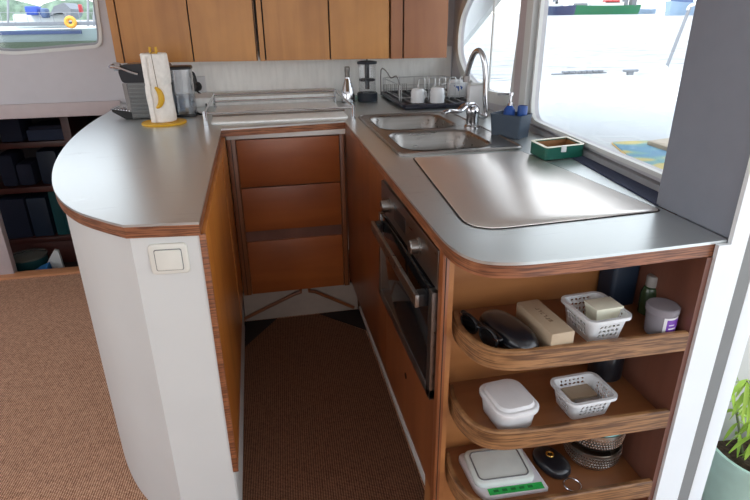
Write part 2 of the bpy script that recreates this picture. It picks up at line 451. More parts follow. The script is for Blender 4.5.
# wall behind the worktop with the rounded saloon window
w1 = rpoly([(p.x, p.z) for p in (py(-60, -60, YB), py(-40, 45, YB), py(12, 52, YB), py(99, 44.5, YB), py(99, 33, YB), py(86, -60, YB))], [.05, .05, .05, .07, .04, .06])
fb = lambda x, z, t: (x, YB+t, z)
outer = [(-2.9, .9), (1.1, .9), (1.1, 2.02), (-2.9, 2.02)]
struct(MB().prism(outer, 0, .05, [w1], fr=fb).build('wall_back', M['white_wall']))
wf = MB().prism(offset(w1, -.015), -.008, .0, [offset(w1, .0)], fr=fb)
win1 = struct(wf.build('window_1', M['white_paint']))
MB().prism(offset(w1, .0), .012, .02, [offset(w1, .012)], fr=fb).build('gasket', M['grey_paint'], win1)
MB().prism(offset(w1, -.002), .03, .034, fr=fb).build('pane', pane_mat('pane_glass', (.97, .98, .98, 1), .03), win1)
struct(MB().box(-2.9, YB-.02, .865, -.69, YB+.05, .935, .006).build('trim_2', M['pink_trim']))
struct(MB().box(-.69, YB, -.02, 1.1, YB+.05, .9).build('wall_galley_back', M['white_wall']))
# window wall on the right
def fw(y, z, t): return (WA+WM*y+t, y, z)      # t > 0 is outwards
def wyz(x, y): p = ww(x, y); return (p.y, p.z)
w2 = [tuple(v)[:2] for v in cat([(*wyz(*p), 0) for p in ((511, 94), (490, 90), (476, 82), (467, 71), (461.5, 55), (461, 38), (464, 17), (471, 0))], 4)]
w2 = w2+[(w2[-1][0]-.14, 1.56), (wyz(525, 0)[0]-.04, 1.56)]
w2[0] = (wyz(513, 94)[0], w2[0][1])
yl = wyz(539, 60)[0]
w3 = rpoly([(1.08, 1.56), (yl, 1.56), (yl, wyz(534, 119)[1]), (1.08, wyz(665, 173)[1])], [.02, .05, .07, .01])
outer = [(.873, -.05), (YB+.04, -.05), (YB+.04, 2.02), (.873, 2.02)]
struct(MB().prism(outer, 0, .016, [w2, w3], fr=fw).build('wall_right', M['white_wall']))
win2 = struct(MB().prism([(min(p[0], YB-.004), p[1]) for p in offset(w2, -.05)], -.016, 0, [w2], fr=fw).build('window_2', M['white_paint']))
MB().prism(offset(w2, -.001), .008, .012, fr=fw).build('pane', bpy.data.materials['pane_glass'], win2)
ys = wyz(489, 40)[0]
MB().box(WA+WM*ys+.0125, ys-.005, .985, WA+WM*ys+.018, ys+.005, 1.55).build('seam', M['white_paint'], win2)
ev = [ww(455, 52, .14), ww(498, -2, .14), ww(520, -40, .14), ww(440, -40, .14), ww(440, 52, .14)]
struct(MB().prism([(p.y, p.z) for p in ev], .14, .17, fr=fw).build('trim_9', M['white_paint']))
win3 = struct(MB().prism(offset(w3, -.012), -.014, .0, [w3], fr=fw).build('window_3', M['white_paint']))
MB().prism(offset(w3, -.001), .008, .012, fr=fw).build('pane', bpy.data.materials['pane_glass'], win3)
# post between the two panes
ya, yb_ = wyz(541, 20)[0], wyz(524, 20)[0]
struct(MB().prism([(ya+.012, .93), (ya+.07, .93), (ya+.07, 2.0), (ya+.012, 2.0)], -.03, 0, fr=fw).build('trim_3', M['white_paint']))
struct(MB().prism([(ya+.075, .99), (yb_+.0, .99), (yb_+.0, 2.0), (ya+.075, 2.0)], -.02, 0, fr=fw).build('trim_4', M['pink_trim']))
struct(MB().prism([(1.06, HC), (2.3, HC), (2.3, .938), (1.06, .938)], -.02, 0, fr=fw).build('trim_5', M['grey_paint']))
# pillar and door frame at the end of the galley
struct(MB().box(.875, .838, HC, .93, 1.058, 2.0, .002).build('pillar', M['pillar']))
struct(MB().prism([(.8425, -.02), (.905, -.02), (.905, 2.0), (.869, 2.0), (.869, .9145), (.8425, .9145)], 0, .0095, fr=lambda x, z, t: (x, .828+t, z)).build('trim_6', M['door_white']))
struct(MB().box(.9052, .829, -.02, .937, .87, 2.0).build('trim_7', M['recess_shade_grey']))  # set flush; the recess shade is only in its grey colour
struct(MB().box(.9372, .8285, -.02, .975, .87, 2.0, .001).build('door_1', M['door_white']))
# rest of the saloon
struct(MB().box(-2.9, -2.2, 2.0, 2.3, 3.3, 2.06).build('ceiling', M['ceiling']))
def hole_wall(name, x0, x1, z0, z1, hx0, hx1, hz0, hz1, fr, mat):
    hs = [[(hx0, hz0), (hx1, hz0), (hx1, hz1), (hx0, hz1)]]
    return struct(MB().prism([(x0, z0), (x1, z0), (x1, z1), (x0, z1)], 0, .05, hs, fr=fr).build(name, mat))
hole_wall('wall_left', -2.2, 3.2, -.06, 2.02, -1.6, 2.9, .95, 1.8, lambda y, z, t: (-2.9-t, y, z), M['white_wall'])
hole_wall('wall_front', -2.95, 1.0, -.06, 2.02, -1.7, .8, .75, 1.95, lambda x, z, t: (x, -2.2-t, z), M['white_wall'])
struct(MB().box(.95, -2.2, -.06, 1.0, -1.3, 2.02).build('wall_corner', M['white_wall']))
# lower hull space seen over the sill
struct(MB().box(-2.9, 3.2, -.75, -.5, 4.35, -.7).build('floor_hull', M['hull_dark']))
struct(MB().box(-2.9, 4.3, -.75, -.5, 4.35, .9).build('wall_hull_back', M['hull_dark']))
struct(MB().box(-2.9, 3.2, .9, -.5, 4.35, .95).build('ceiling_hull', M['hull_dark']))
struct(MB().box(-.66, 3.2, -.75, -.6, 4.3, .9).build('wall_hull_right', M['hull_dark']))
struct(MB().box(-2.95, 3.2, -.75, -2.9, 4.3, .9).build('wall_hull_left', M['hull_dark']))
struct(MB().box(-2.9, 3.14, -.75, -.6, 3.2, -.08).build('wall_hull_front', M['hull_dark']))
jx = py(10, 250, 3.2).x
struct(MB().box(jx-.35, 3.17, .0, jx, 3.22, .87, .004).build('trim_8', M['pink_trim']))

# ------------------------------------------------------------------ outside
ZD = .74
struct(MB().box(1.35, 1.3, -.1, 6.5, 5.05, ZD, .02).build('deck', M['deck']))
struct(MB().box(1.0, -2.5, -.12, 3.6, 1.3, -.02).build('floor_cockpit', M['deck']))
struct(MB().box(1.02, 1.0, -.1, 1.36, 5.05, .62, .02).build('deck_side', M['deck']))
sea = MB().box(-700, 5.2, -.9, 1200, 2600, -.6).build('sea', M['sea']); sea['kind'] = 'structure'
land = MB()
for i in range(24):
    x = -420+i*16; land.lathe([(26, 0), (24, 6+3*math.sin(i*2.3)), (14, 13+4*math.sin(i*1.7)), (4, 16+4*math.sin(i*1.7)), (0.01, 17+4*math.sin(i*1.7))], x, 640, -.6, 12)
land = land.build('wall_of_hills', M['land']); land['kind'] = 'structure'; land.name = 'hill_ridge'

md = thing('printed_mat', 'blue and yellow printed mat on the white cockpit seat outside', 'mat', pz(650, 155, ZD))
p = [pz(612, 142, ZD+.006), pz(690, 139, ZD+.006), pz(710, 185, ZD+.006), pz(655, 178, ZD+.006)]
p = [(q.x, q.y) for q in p]
MB().prism(rpoly(p, .02), ZD, ZD+.008, bev=.003).build('mat_top', M['mat_print'], md)
MB().prism(offset(rpoly(p, .02), -.006), ZD, ZD+.004).build('mat_border', M['yellow'], md)
pb = [pz(646, 146, ZD), pz(690, 140, ZD), pz(700, 156, ZD), pz(676, 156, ZD)]
b = MB().prism(rpoly([(q.x, q.y) for q in pb], .01), ZD+.008, ZD+.026, bev=.004).build('folded_towel', M['tan'])
tag(b, 'pinkish beige folded towel lying on the printed mat outside', 'towel')

# stanchion and rails on the far deck edge
st = thing('guard_rail', 'white leaning metal guard rail post at the edge of the outer deck', 'railing', pz(664, 74, ZD))
s0 = pz(664, 74, ZD); s1 = py(690, 7, s0.y+.05)
MB().tube([s0, s1], .016, 12).build('post', M['boat_grey'], st)
MB().lathe([(.045, 0), (.045, .03), (.025, .06), (.018, .08)], s0.x, s0.y, ZD, 16).build('foot', M['white_paint'], st)
s2 = s1+Vector((.25, -.05, .02)); s3 = s1+Vector((1.6, -.3, .0))
MB().tube(cat([s1-Vector((.02, 0, .03)), s1+Vector((.03, 0, .02)), s2, s3], 5), .016, 10).build('top_rail', M['white_paint'], st)
q = py(672, 42, s0.y); MB().tube([q, q-Vector((.32, 0, 0))], .008, 8).build('fitting', M['white_plastic'], st)
hb_ = pz(590, 75, ZD)
hx = thing('deck_track', 'low grey metal track along the far edge of the white deck', 'track', hb_)
a0, a1 = pz(552, 75, ZD), pz(620, 75.5, ZD)
MB().box(a0.x, a0.y-.02, ZD, a1.x, a0.y+.02, ZD+.014, .003).build('rail', M['boat_grey'], hx)
for k in range(7):
    x = a0.x+.12+k*(a1.x-a0.x-.15)/7; MB().box(x, a0.y-.03, ZD+.014, x+.05, a0.y+.03, ZD+.035, .005).build('clip', M['boat_grey'], hx)
q = pz(629, 75, ZD)
cl = thing('deck_cleat', 'small dark cleat right of the grey track on the deck', 'cleat', q)
MB().box(q.x-.07, q.y-.02, ZD+.03, q.x+.09, q.y+.02, ZD+.055, .008).build('horn', M['boat_grey'], cl)
MB().box(q.x-.025, q.y-.015, ZD, q.x+.04, q.y+.015, ZD+.035, .004).build('base', M['boat_grey'], cl)

def boat_hull(mb, x0, x1, Y, zw, h, beam, rake=.06):
    n = 14; rings = []
    for i in range(n+1):
        t = i/n; x = x0+(x1-x0)*t
        w = beam*.5*math.sin(PI*min(1, max(0.02, .12+.86*t)))**.55 if t < .97 else beam*.04
        hh = h*(1+.12*(2*t-1)**2)
        k = 1 if t > .5 else .85
        rings.append([(x-(x1-x0)*rake*0, Y-w*.55, zw), (x+(x1-x0)*rake*(t-.5)*k, Y-w, zw+hh), (x+(x1-x0)*rake*(t-.5)*k, Y+w, zw+hh), (x, Y+w*.55, zw)])
    return mb.loft(rings)
D = 400
def bx(x, y): return py(x, y, D)
zw = -.6
def far_boat(name, label, x0, x1, ytop, ybase, mat, extras):
    a = bx(x0, ybase); c = bx(x1, ybase); top = bx((x0+x1)/2, ytop).z
    o = thing(name, label, 'boat', ((a.x+c.x)/2, D, zw))
    boat_hull(MB(), a.x, c.x, D, zw-.2, top-zw, 8).build('hull', mat, o)
    for nm, ex0, ex1, ey0, ey1, em in extras:
        p = bx(ex0, ey0); q = bx(ex1, ey1)
        MB().box(p.x, D-2.2, q.z, q.x, D+2.2, p.z, .1).build(nm, M[em], o)
    return o
far_boat('moored_ship', 'long green hulled ship with red and white deckhouse far across the water', 570, 638, 5.5, 14, M['boat_green'],
         [('deckhouse', 590, 622, 2, 6, 'white_paint'), ('red_cover', 604, 618, 0, 3, 'boat_red'), ('mast', 634, 634.6, -20, 6, 'boat_grey'), ('deckhouse', 575, 586, 3, 6, 'boat_grey'), ('crane', 625, 626, -8, 6, 'boat_grey')])
D = 380
far_boat('moored_ship', 'dark blue hulled ship half hidden behind the window post', 530, 574, 6, 14, M['boat_blue'],
         [('deckhouse', 545, 562, 2, 6, 'white_paint'), ('mast', 556, 556.6, -20, 4, 'boat_grey')])
D = 420
far_boat('motor_boat', 'small pale grey motor boat just right of the green ship', 636, 655, 9, 14, M['boat_pale'], [('cabin', 640, 648, 7, 10, 'white_paint')])
D = 250
far_boat('motor_boat', 'pale blue boat at the upper right beside the leaning rail post', 668, 700, 2, 9, M['boat_pale'], [('cabin', 674, 690, -2, 3, 'sail_slate')])

# sailing yacht close by, through the left window
Y1 = 34.0
def q1(x, y): return py(x, y, Y1)
yt = thing('sailing_yacht', 'white sailing yacht with blue stripe moored outside the left window', 'yacht', (q1(40, 48).x, Y1, -.6))
a = q1(-90, 48); c = q1(150, 48)
boat_hull(MB(), a.x, c.x, Y1+1.6, -.75, q1(40, 27).z+.6, 3.6, .05).build('hull', M['hull_white'], yt)
def ybox(nm, x0, y0, x1, y1, mat, dy=0, d=.8, b=.05):
    p = q1(x0, y0); q = q1(x1, y1); return MB().box(p.x, Y1+dy, q.z, q.x, Y1+dy+d, p.z, b).build(nm, M[mat], yt)
ybox('stripe', -80, 32.5, 83, 33.6, 'boat_blue', -.32, .2, .005)
ybox('boot_top', -85, 44.2, 140, 47.5, 'boot_green', -.1, 1.2, .01)
ybox('toe_rail', -80, 23.5, 120, 24.6, 'boat_grey', -.36, .12, .005)
ybox('cabin', 5, 14, 66, 28, 'white_paint', .8, 1.5, .15)
cv = MB().loft([[tuple(q1(x, y)+Vector((0, d, 0))) for x, y in ((47, 16), (52, 6), (62, 2.5), (69, 9), (69, 15), (66, 19), (60, 12), (54, 13))] for d in (.3, 2.6)]).build('spray_hood', M['boat_grey'], yt)
ybox('sail_cover', 22, 6, 37, 15, 'sail_blue', .2, .8, .1)
ybox('sail_cover', 38, 8, 46, 18, 'sail_slate', .1, .8, .12)
for x, w in ((8, .4), (88, .5), (94, .25)):
    p = q1(x, -60); g = q1(x, 26); MB().tube([p, g], .03+w*.06, 8).build('mast', M['grey_paint'], yt)
g = q1(73, 22)
MB().tube([(g.x+.2*math.cos(t*PI/8), Y1-.45, g.z+.2*math.sin(t*PI/8)) for t in range(16)], .11, 8, closed=True).build('lifebuoy', M['orange'], yt)
ybox('red_bag', 76, 4, 81, 13, 'boat_red', .2, .4, .08)
for i in range(9):
    p = q1(-10+i*13, 25); MB().tube([p, p+Vector((0, 0, .6))], .015, 6).build('stanchion', M['grey_paint'], yt)
p = q1(-12, 25)+Vector((0, 0, .6)); g = q1(112, 25)+Vector((0, 0, .6)); MB().tube([p, g], .012, 6).build('lifeline', M['grey_paint'], yt)

# potted plant outside the door
pc = Vector((1.245, .915, -.02))
pt = thing('potted_plant', 'leafy green plant in a round mint green pot outside the doorway', 'plant', pc)
PH = .29
MB().lathe([(.085, 0), (.1, .01), (.125, .12), (.142, PH-.02), (.15, PH-.015), (.152, PH), (.143, PH), (.136, PH-.03), (.128, PH-.06), (.0001, PH-.06)], pc.x, pc.y, pc.z, 48).build('pot', M['mint'], pt)
sl = MB(); ring = []
for i in range(9):
    r = .129*i/8; ring.append((max(r, .0001), PH-.05+.004*math.sin(i*2.1)))
sl.lathe(list(reversed(ring)), pc.x, pc.y, pc.z, 40).build('soil', M['soil'], pt)
lf = MB()
def leaf(mb, base, d, ln, w, droop=.3):
    d = d.normalized(); sidev = d.cross(Vector((0, 0, 1)))
    if sidev.length < .1: sidev = Vector((1, 0, 0))
    sidev.normalize(); n = 7; up = sidev.cross(d)
    vs = []
    for i in range(n+1):
        t = i/n; c = base+d*ln*t-Vector((0, 0, 1))*droop*ln*t*t
        ww_ = w*math.sin(PI*min(1, t*.92+.04))**.8
        vs += [c-sidev*ww_+up*w*.25, c+up*0, c+sidev*ww_+up*w*.25]
    vs += [v-up*.0012 for v in vs]
    k = (n+1)*3; fs = []
    for i in range(n):
        for j in (0, 1):
            a = i*3+j; fs.append((a, a+1, a+4, a+3)); fs.append((a+k, a+3+k, a+4+k, a+1+k))
        a = i*3; fs.append((a, a+3, a+3+k, a+k)); a = i*3+2; fs.append((a, a+k, a+3+k, a+3))
    mb.add(vs, fs)
for i in range(6):
    a = i*1.05+2.4; r = .045
    base = pc+Vector((r*math.cos(a), r*math.sin(a), PH-.065))
    hgt = (.42, .36, .5, .3, .46, .4)[i]
    lean = Vector((math.cos(a)*.16, math.sin(a)*.16, 0))
    pts = [base, base+lean*.35+Vector((0, 0, hgt*.4)), base+lean*.8+Vector((0, 0, hgt*.8)), base+lean*1.2+Vector((0, 0, hgt))]
    pts = cat(pts, 6)
    MB().tube(pts, [.004*(1-.6*k/len(pts)) for k in range(len(pts))], 6).build('stem', M['stem'], pt)
    for k in range(3, len(pts)):
        for j in range(2):
            t = k*2.4+j*PI+i
            leaf(lf, pts[k], Vector((math.cos(t), math.sin(t), random.uniform(-.5, .4))), random.uniform(.035, .055), random.uniform(.0045, .007), random.uniform(.6, 1.6))
lf.build('foliage', M['leaf'], pt)

# ------------------------------------------------------------------ worktop
left_curve = [(-.305, 1.203), (-.363, 1.256), (-.436, 1.336), (-.506, 1.456), (-.572, 1.63), (-.634, 1.881), (-.68, 2.203), (-.698, 2.55), (-.69, 2.9)]
lc = [tuple(v)[:2] for v in cat([(p[0], p[1], 0) for p in left_curve], 5)]
rc = [(.868, .839), (.60, .829), (.50, .829), (.44, .831), (.397, .84), (.366, .858), (.346, .893), (.336, .945), (.334, 1.01)]
rc = [tuple(v)[:2] for v in cat([(p[0], p[1], 0) for p in rc], 4)]
top_out = [(-.147, 1.185)]+lc+[(-.69, YB-.002), (WA+WM*YB-.004, YB-.002), (WA+WM*1.06-.004, 1.062), (.872, 1.062), (.872, .843)]+rc+[(.34, 1.405), (.352, 2.327), (-.15, 2.279)]
SX0, SX1, SY0, SY1 = .418, .842, 1.655, 2.41
hole = rrect(SX0+.02, SY0+.02, SX1-.02, SY1-.02, .03)
wt = thing('worktop', 'grey brushed U-shaped galley worktop with wooden edge band', 'countertop', (0, 2.4, .87))
MB().prism(top_out, .914, HC, [hole]).build('laminate_top', M['counter'], wt)
MB().prism(offset(top_out, .0015), .888, .914, [hole]).build('edge_band', M['red_edge'], wt)
# low upstand behind the hob and splashback
sp = tag(MB().box(-.625, YB-.012, HC, 1.09, YB-.001, 1.16, .001).build('splashback', M['splash']), 'pale grey streaked splashback panel under the wall cabinets', 'splashback')
yu = pz(203, 107, HC).y
tag(MB().box(-.60, yu, HC+.001, .42, YB-.013, .962, .003).build('upstand_ledge', M['splash']), 'low pale ledge running behind the hob rails', 'ledge')
# dark blue speckled strip by the window
bs = [pz(556, 153, HC), pz(575, 160, HC), pz(658, 206.5, HC), (.874, 1.063, 0), (WA+WM*1.063-.022, 1.063, 0), (WA+WM*1.62-.022, 1.62, 0)]
tag(MB().prism([(q[0], q[1]) for q in bs], HC+.0005, HC+.0035).build('anti_slip_strip', M['speckle']), 'dark blue speckled strip between fridge lid and window sill', 'mat')
# fridge lid set in the worktop
cov = [pz(415, 159, HC), pz(476, 236, HC), pz(661, 212, HC), pz(522, 152, HC)]
cov = [(.447, 1.622), (.40, .965), (.868, 1.0), (.815, 1.632)]
c1 = pz(412, 158, HC); c2 = pz(470, 233, HC); c3 = pz(664, 211.5, HC); c4 = pz(522, 151.5, HC)
cov = [(c1.x, min(c1.y, 1.642)), (c2.x, c2.y), (min(c3.x, .874), c3.y), (c4.x, min(c4.y, 1.642))]
cvo = rpoly(cov, [.02, .09, .022, .015], 8)
fl = thing('fridge_lid', 'large rounded flush lid in the worktop above the corner shelves', 'lid', (.63, 1.3, HC))
MB().prism(cvo, HC+.0004, HC+.0012).build('groove', M['gap'], fl)
MB().prism(offset(cvo, .0045), HC+.0008, HC+.0028, bev=.001).build('lid_panel', M['counter_lid'], fl)

# ------------------------------------------------------------------ sink
sk = thing('double_sink', 'stainless steel double bowl sink set in the worktop', 'sink', ((SX0+SX1)/2, (SY0+SY1)/2, .75))
bowls = [rrect(.452, 1.695, .758, 2.005, .07, 6), rrect(.452, 2.05, .758, 2.365, .07, 6)]
MB().prism(rrect(SX0, SY0, SX1, SY1, .03), HC+.0005, HC+.006, bowls).build('rim', M['steel'], sk)
fr_ = MB(); 
MB().tube([(x, y, HC+.006) for x, y in rrect(SX0+.006, SY0+.006, SX1-.006, SY1-.006, .026)], .004, 6, closed=True).build('bead', M['steel'], sk)
for bo, nm in zip(bowls, ('near', 'far')):
    rings = []
    bo = ccw(bo)
    for d, z in ((-.004, HC+.0075), (0, HC+.0065), (.006, HC-.002), (.014, .84), (.02, .80), (.035, .785), (.07, .778), (.12, .775)):
        rings.append([(p[0], p[1], z) for p in offset(bo, d)])
    bw = MB().loft(rings, cap=False); k = len(rings[0]); bw.f.append(tuple(7*k+j for j in range(k)))
    bwl = bw.build('bowl', M['steel'], sk, sharp=60)
    cx = sum(p[0] for p in bo)/len(bo); cy = sum(p[1] for p in bo)/len(bo)
    MB().lathe([(.028, .001), (.028, .004), (.02, .003), (.018, -.004), (.001, -.004)], cx, cy, .775, 24).build('drain', M['chrome'], bwl)

# faucet
fb0 = Vector((.80, 2.03, HC+.006))
ft = thing('mixer_tap', 'tall chrome gooseneck mixer tap behind the sink bowls', 'tap', fb0)
MB().lathe([(.03, 0), (.03, .006), (.024, .012), (.023, .045), (.026, .05), (.026, .07), (.02, .082), (.012, .088)], fb0.x, fb0.y, fb0.z, 24).build('base', M['chrome'], ft)
e0 = py(485, 116, 2.06); t0 = py(485.5, 72, 2.06); t1 = py(483, 56, 2.07); t2 = py(478.5, 50.5, 2.10); t3 = py(473, 56, 2.14); t4 = py(468, 71, 2.17); t5 = py(466.5, 79, 2.18)
MB().tube(cat([fb0+Vector((.02, .01, .05)), e0, (e0+t0)/2, t0, t1, t2, t3, t4, t5], 6), .0105, 14).build('spout', M['chrome'], ft)
MB().tube([t5+Vector((0, 0, .012)), t5-Vector((0, 0, .012))], .014, 14).build('nozzle', M['steel_dark'], ft)
l0 = fb0+Vector((-.005, 0, .085)); l1 = py(458, 111.5, 1.97); l2 = py(449, 111, 1.93); l3 = py(443, 113, 1.91)
mb = MB(); pth = cat([l0, l0*.5+l1*.5+Vector((0, 0, .008)), l1, l2, l3], 4)
rings = []
for i, q in enumerate(pth):
    w = .017-.006*i/len(pth); h = .011-.006*i/len(pth)
    d = (pth[min(i+1, len(pth)-1)]-pth[max(i-1, 0)]).normalized(); s_ = d.cross(Vector((0, 0, 1))).normalized(); u = s_.cross(d)
    rings.append([q+s_*w*math.cos(a*PI/5)+u*h*math.sin(a*PI/5) for a in range(10)])
mb.loft(rings).build('lever', M['chrome'], ft)

# ------------------------------------------------------------------ base cabinets
# left peninsula unit, white outside
body_l = [(-.152, 1.2), (-.299, 1.21)]+[(p[0]+.012, p[1]+.012) for p in lc if p[1] > 1.24]+[(-.68, YB-.005), (-.152, YB-.005)]
pu = thing('peninsula_cabinet', 'white curved peninsula cabinet under the left arm of the worktop', 'cabinet', (-.35, 2.0, 0))
MB().prism(body_l, .001, .8875).build('body', M['white_paint'], pu)
kick = [(-.158, 1.2), (-.30, 1.21)]+[(p[0]+.004, p[1]+.004) for p in lc if p[1] > 1.24 and p[1] < 3]+[(-.20, 3.0), (-.158, 2.3)]
MB().box(-.1515, 1.20, .2, -.139, 2.28, .887, .001).build('side_panel', M['honey_wood'], pu)
MB().box(-.1515, 1.203, .002, -.149, 2.30, .2, .001).build('toe_board', M['white_paint'], pu)
MB().box(-.1525, 1.196, .2, -.138, 1.201, .887, .001).build('edge_strip', M['red_edge'], pu)
MB().box(-.139, 1.98, .21, -.1375, 2.27, .86).build('door', M['honey_wood'], pu)
lsw = thing('light_switch', 'square white rocker light switch on the white peninsula panel', 'switch', (-.222, 1.208, .837))
# the panel face runs a little skew: slope of the front
def ffront(x, z, t): return (x, 1.2-.068*(x+.152)-t, z)
sw = MB(); sw.prism(rrect(-.265, .797, -.181, .870, .010), 0, .007, fr=ffront, bev=.003).build('plate', M['switch'], lsw)
MB().prism(rrect(-.253, .807, -.194, .858, .004), .007, .0085, fr=ffront).build('surround', M['grey_plastic'], lsw)
MB().prism(rrect(-.2515, .8085, -.1955, .8565, .004), .007, .012, fr=ffront, bev=.002).build('rocker', M['switch'], lsw)

# back drawer unit
YD = 2.33
du = thing('drawer_unit', 'brown wooden three drawer unit at the back of the galley', 'drawer unit', (.1, YD+.25, .15))
MB().box(-.1375, YD+.0125, .152, .35, YD+.5, .867).build('body', M['base_wood'], du)
MB().box(-.1375, YD, .152, -.104, YD+.012, .868, .001).build('stile', M['base_wood'], du)
MB().box(.327, YD, .152, .351, YD+.012, .868, .001).build('stile', M['base_wood'], du)
for x in (-.122, .345):
    MB().box(x, YD-.001, .155, x+.003, YD+.001, .866).build('groove', M['gap'], du)
MB().box(-.1375, YD-.012, .868, .351, YD+.012, .8878, .001).build('metal_strip', M['metal_strip'], du)
for z0, z1 in ((.662, .862), (.462, .657), (.158, .412)):
    MB().box(-.1, YD-.006, z0, .323, YD+.012, z1, .003).build('drawer', M['drawer_wood'], du)
MB().box(-.1, YD+.006, .412, .323, YD+.0122, .462).build('grip_recess', M['deep_wood'], du)
# plinth under the drawers
pl = thing('plinth', 'pale plinth board with brown brackets under the drawers', 'plinth', (.1, 2.38, 0))
MB().box(-.145, 2.36, .002, .392, 2.378, .151, .001).build('board', M['plinth_beige'], pl)
for s, x0, x1, xe in ((1, -.15, .09, -.16), (-1, .35, .19, .37)):
    y0 = 2.355
    MB().tube([(xe, y0-.01, .02), (x1, y0-.012, .128), (x1+.03*s, y0-.012, .135), (x1+.03*s, y0-.01, .15)], .008, 6).build('bracket', M['base_wood'], pl)
dk = MB().prism([(-.155, 2.355), (-.155, 2.12), (.0, 2.355)], .0005, .003).build('floor_corner_patch', M['gap'])  # flat dark triangles filling the rear floor corners
tag(dk, 'dark triangular pad in the left rear corner of the galley floor', 'patch')
dk = MB().prism([(.40, 2.355), (.40, 2.15), (.20, 2.355)], .0005, .003).build('floor_corner_patch', M['gap'])
tag(dk, 'dark triangular pad in the right rear corner of the galley floor', 'patch')
tag(MB().prism([(-.155, 1.0), (.39, 1.0), (.39, 2.15), (.20, 2.35), (.0, 2.35), (-.155, 2.12)], .0006, .004).build('galley_carpet', M['carpet_shaded']),
    'woven carpet strip between the galley cabinets, coloured darker for shade', 'carpet')

# right run: oven cabinet
XF = .352
ov_y0, ov_y1, ov_z0, ov_z1 = 1.0, 1.557, .502, .882
rc_ = thing('oven_cabinet', 'reddish brown wooden base cabinet around the oven', 'cabinet', (.5, 1.6, 0))
MB().box(XF+.021, 1.095, .195, .83, 2.3, .48).build('body', M['base_wood'], rc_)
MB().box(XF, ov_y1, .19, XF+.02, YD-.002, .887, .001).build('side_panel', M['base_wood'], rc_)
MB().box(XF, .9985, .19, XF+.0005, ov_y1, ov_z0).build('lower_panel', M['base_wood'], rc_)
MB().box(XF-.014, .972, .0, XF+.0005, .998, .887, .002).build('corner_post', M['base_wood'], rc_)
MB().box(XF-.008, .9715, .01, XF-.006, .973, .887).build('groove', M['gap'], rc_)
MB().box(XF+.001, 1.62, .44, XF+.0, 1.63, .46)
MB().tube([(XF-.001, 1.30, .36), (XF+.002, 1.30, .36)], .010, 16).build('latch_hole', M['gap'], rc_)
MB().box(.403, 1.095, .001, .41, 2.355, .192, .001).build('toe_board', M['white_paint'], rc_)
MB().box(.396, 1.095, .001, .403, 2.355, .02, .001).build('toe_edge', M['metal_strip'], rc_)

ovn = thing('built_in_oven', 'black glass oven with steel trim in the right galley cabinet', 'oven', (.4, 1.28, ov_z0))
MB().box(XF-.006, ov_y0, ov_z0, XF-.0005, ov_y1, ov_z1, .001).box(XF-.0005, 1.1, ov_z0, XF+.4, ov_y1, ov_z1).build('housing', M['steel_dark'], ovn)
MB().box(XF-.0145, ov_y0+.004, .79, XF-.006, ov_y1-.004, ov_z1-.002, .002).build('control_panel', M['steel_dark'], ovn)
door = MB().box(XF-.022, ov_y0+.032, ov_z0+.03, XF-.006, ov_y1-.03, .782, .002).build('door', M['oven_glass'], ovn)
MB().box(XF-.024, ov_y0+.004, ov_z0+.004, XF-.006, ov_y0+.031, .782, .001).build('door_side', M['steel_dark'], door)
MB().box(XF-.024, ov_y1-.03, ov_z0+.004, XF-.006, ov_y1-.004, .782, .001).build('door_side', M['steel_dark'], door)
MB().box(XF-.024, ov_y0+.004, ov_z0+.002, XF-.006, ov_y1-.004, ov_z0+.029, .001).build('door_bottom', M['steel_dark'], door)
hz = .748
MB().box(XF-.053, ov_y0+.035, hz-.014, XF-.043, ov_y1-.03, hz+.016, .002).build('handle', M['steel'], door)
for y in (ov_y0+.037, ov_y1-.062):
    MB().box(XF-.043, y, hz-.014, XF-.022, y+.03, hz+.016, .003).build('handle_bracket', M['black'], door)
for y in (1.145, 1.45):
    kb = MB().tube([(XF-.0145, y, .833), (XF-.018, y, .833), (XF-.019, y, .833), (XF-.036, y, .833), (XF-.038, y, .833)], [.021, .021, .018, .017, .015], 24).build('knob', M['steel'], ovn)
    MB().box(XF-.0392, y-.002, .834, XF-.037, y+.002, .846).build('mark', M['black'], kb)
MB().box(XF-.0155, 1.27, .815, XF-.014, 1.39, .855, .0005).build('display', M['black'], ovn)

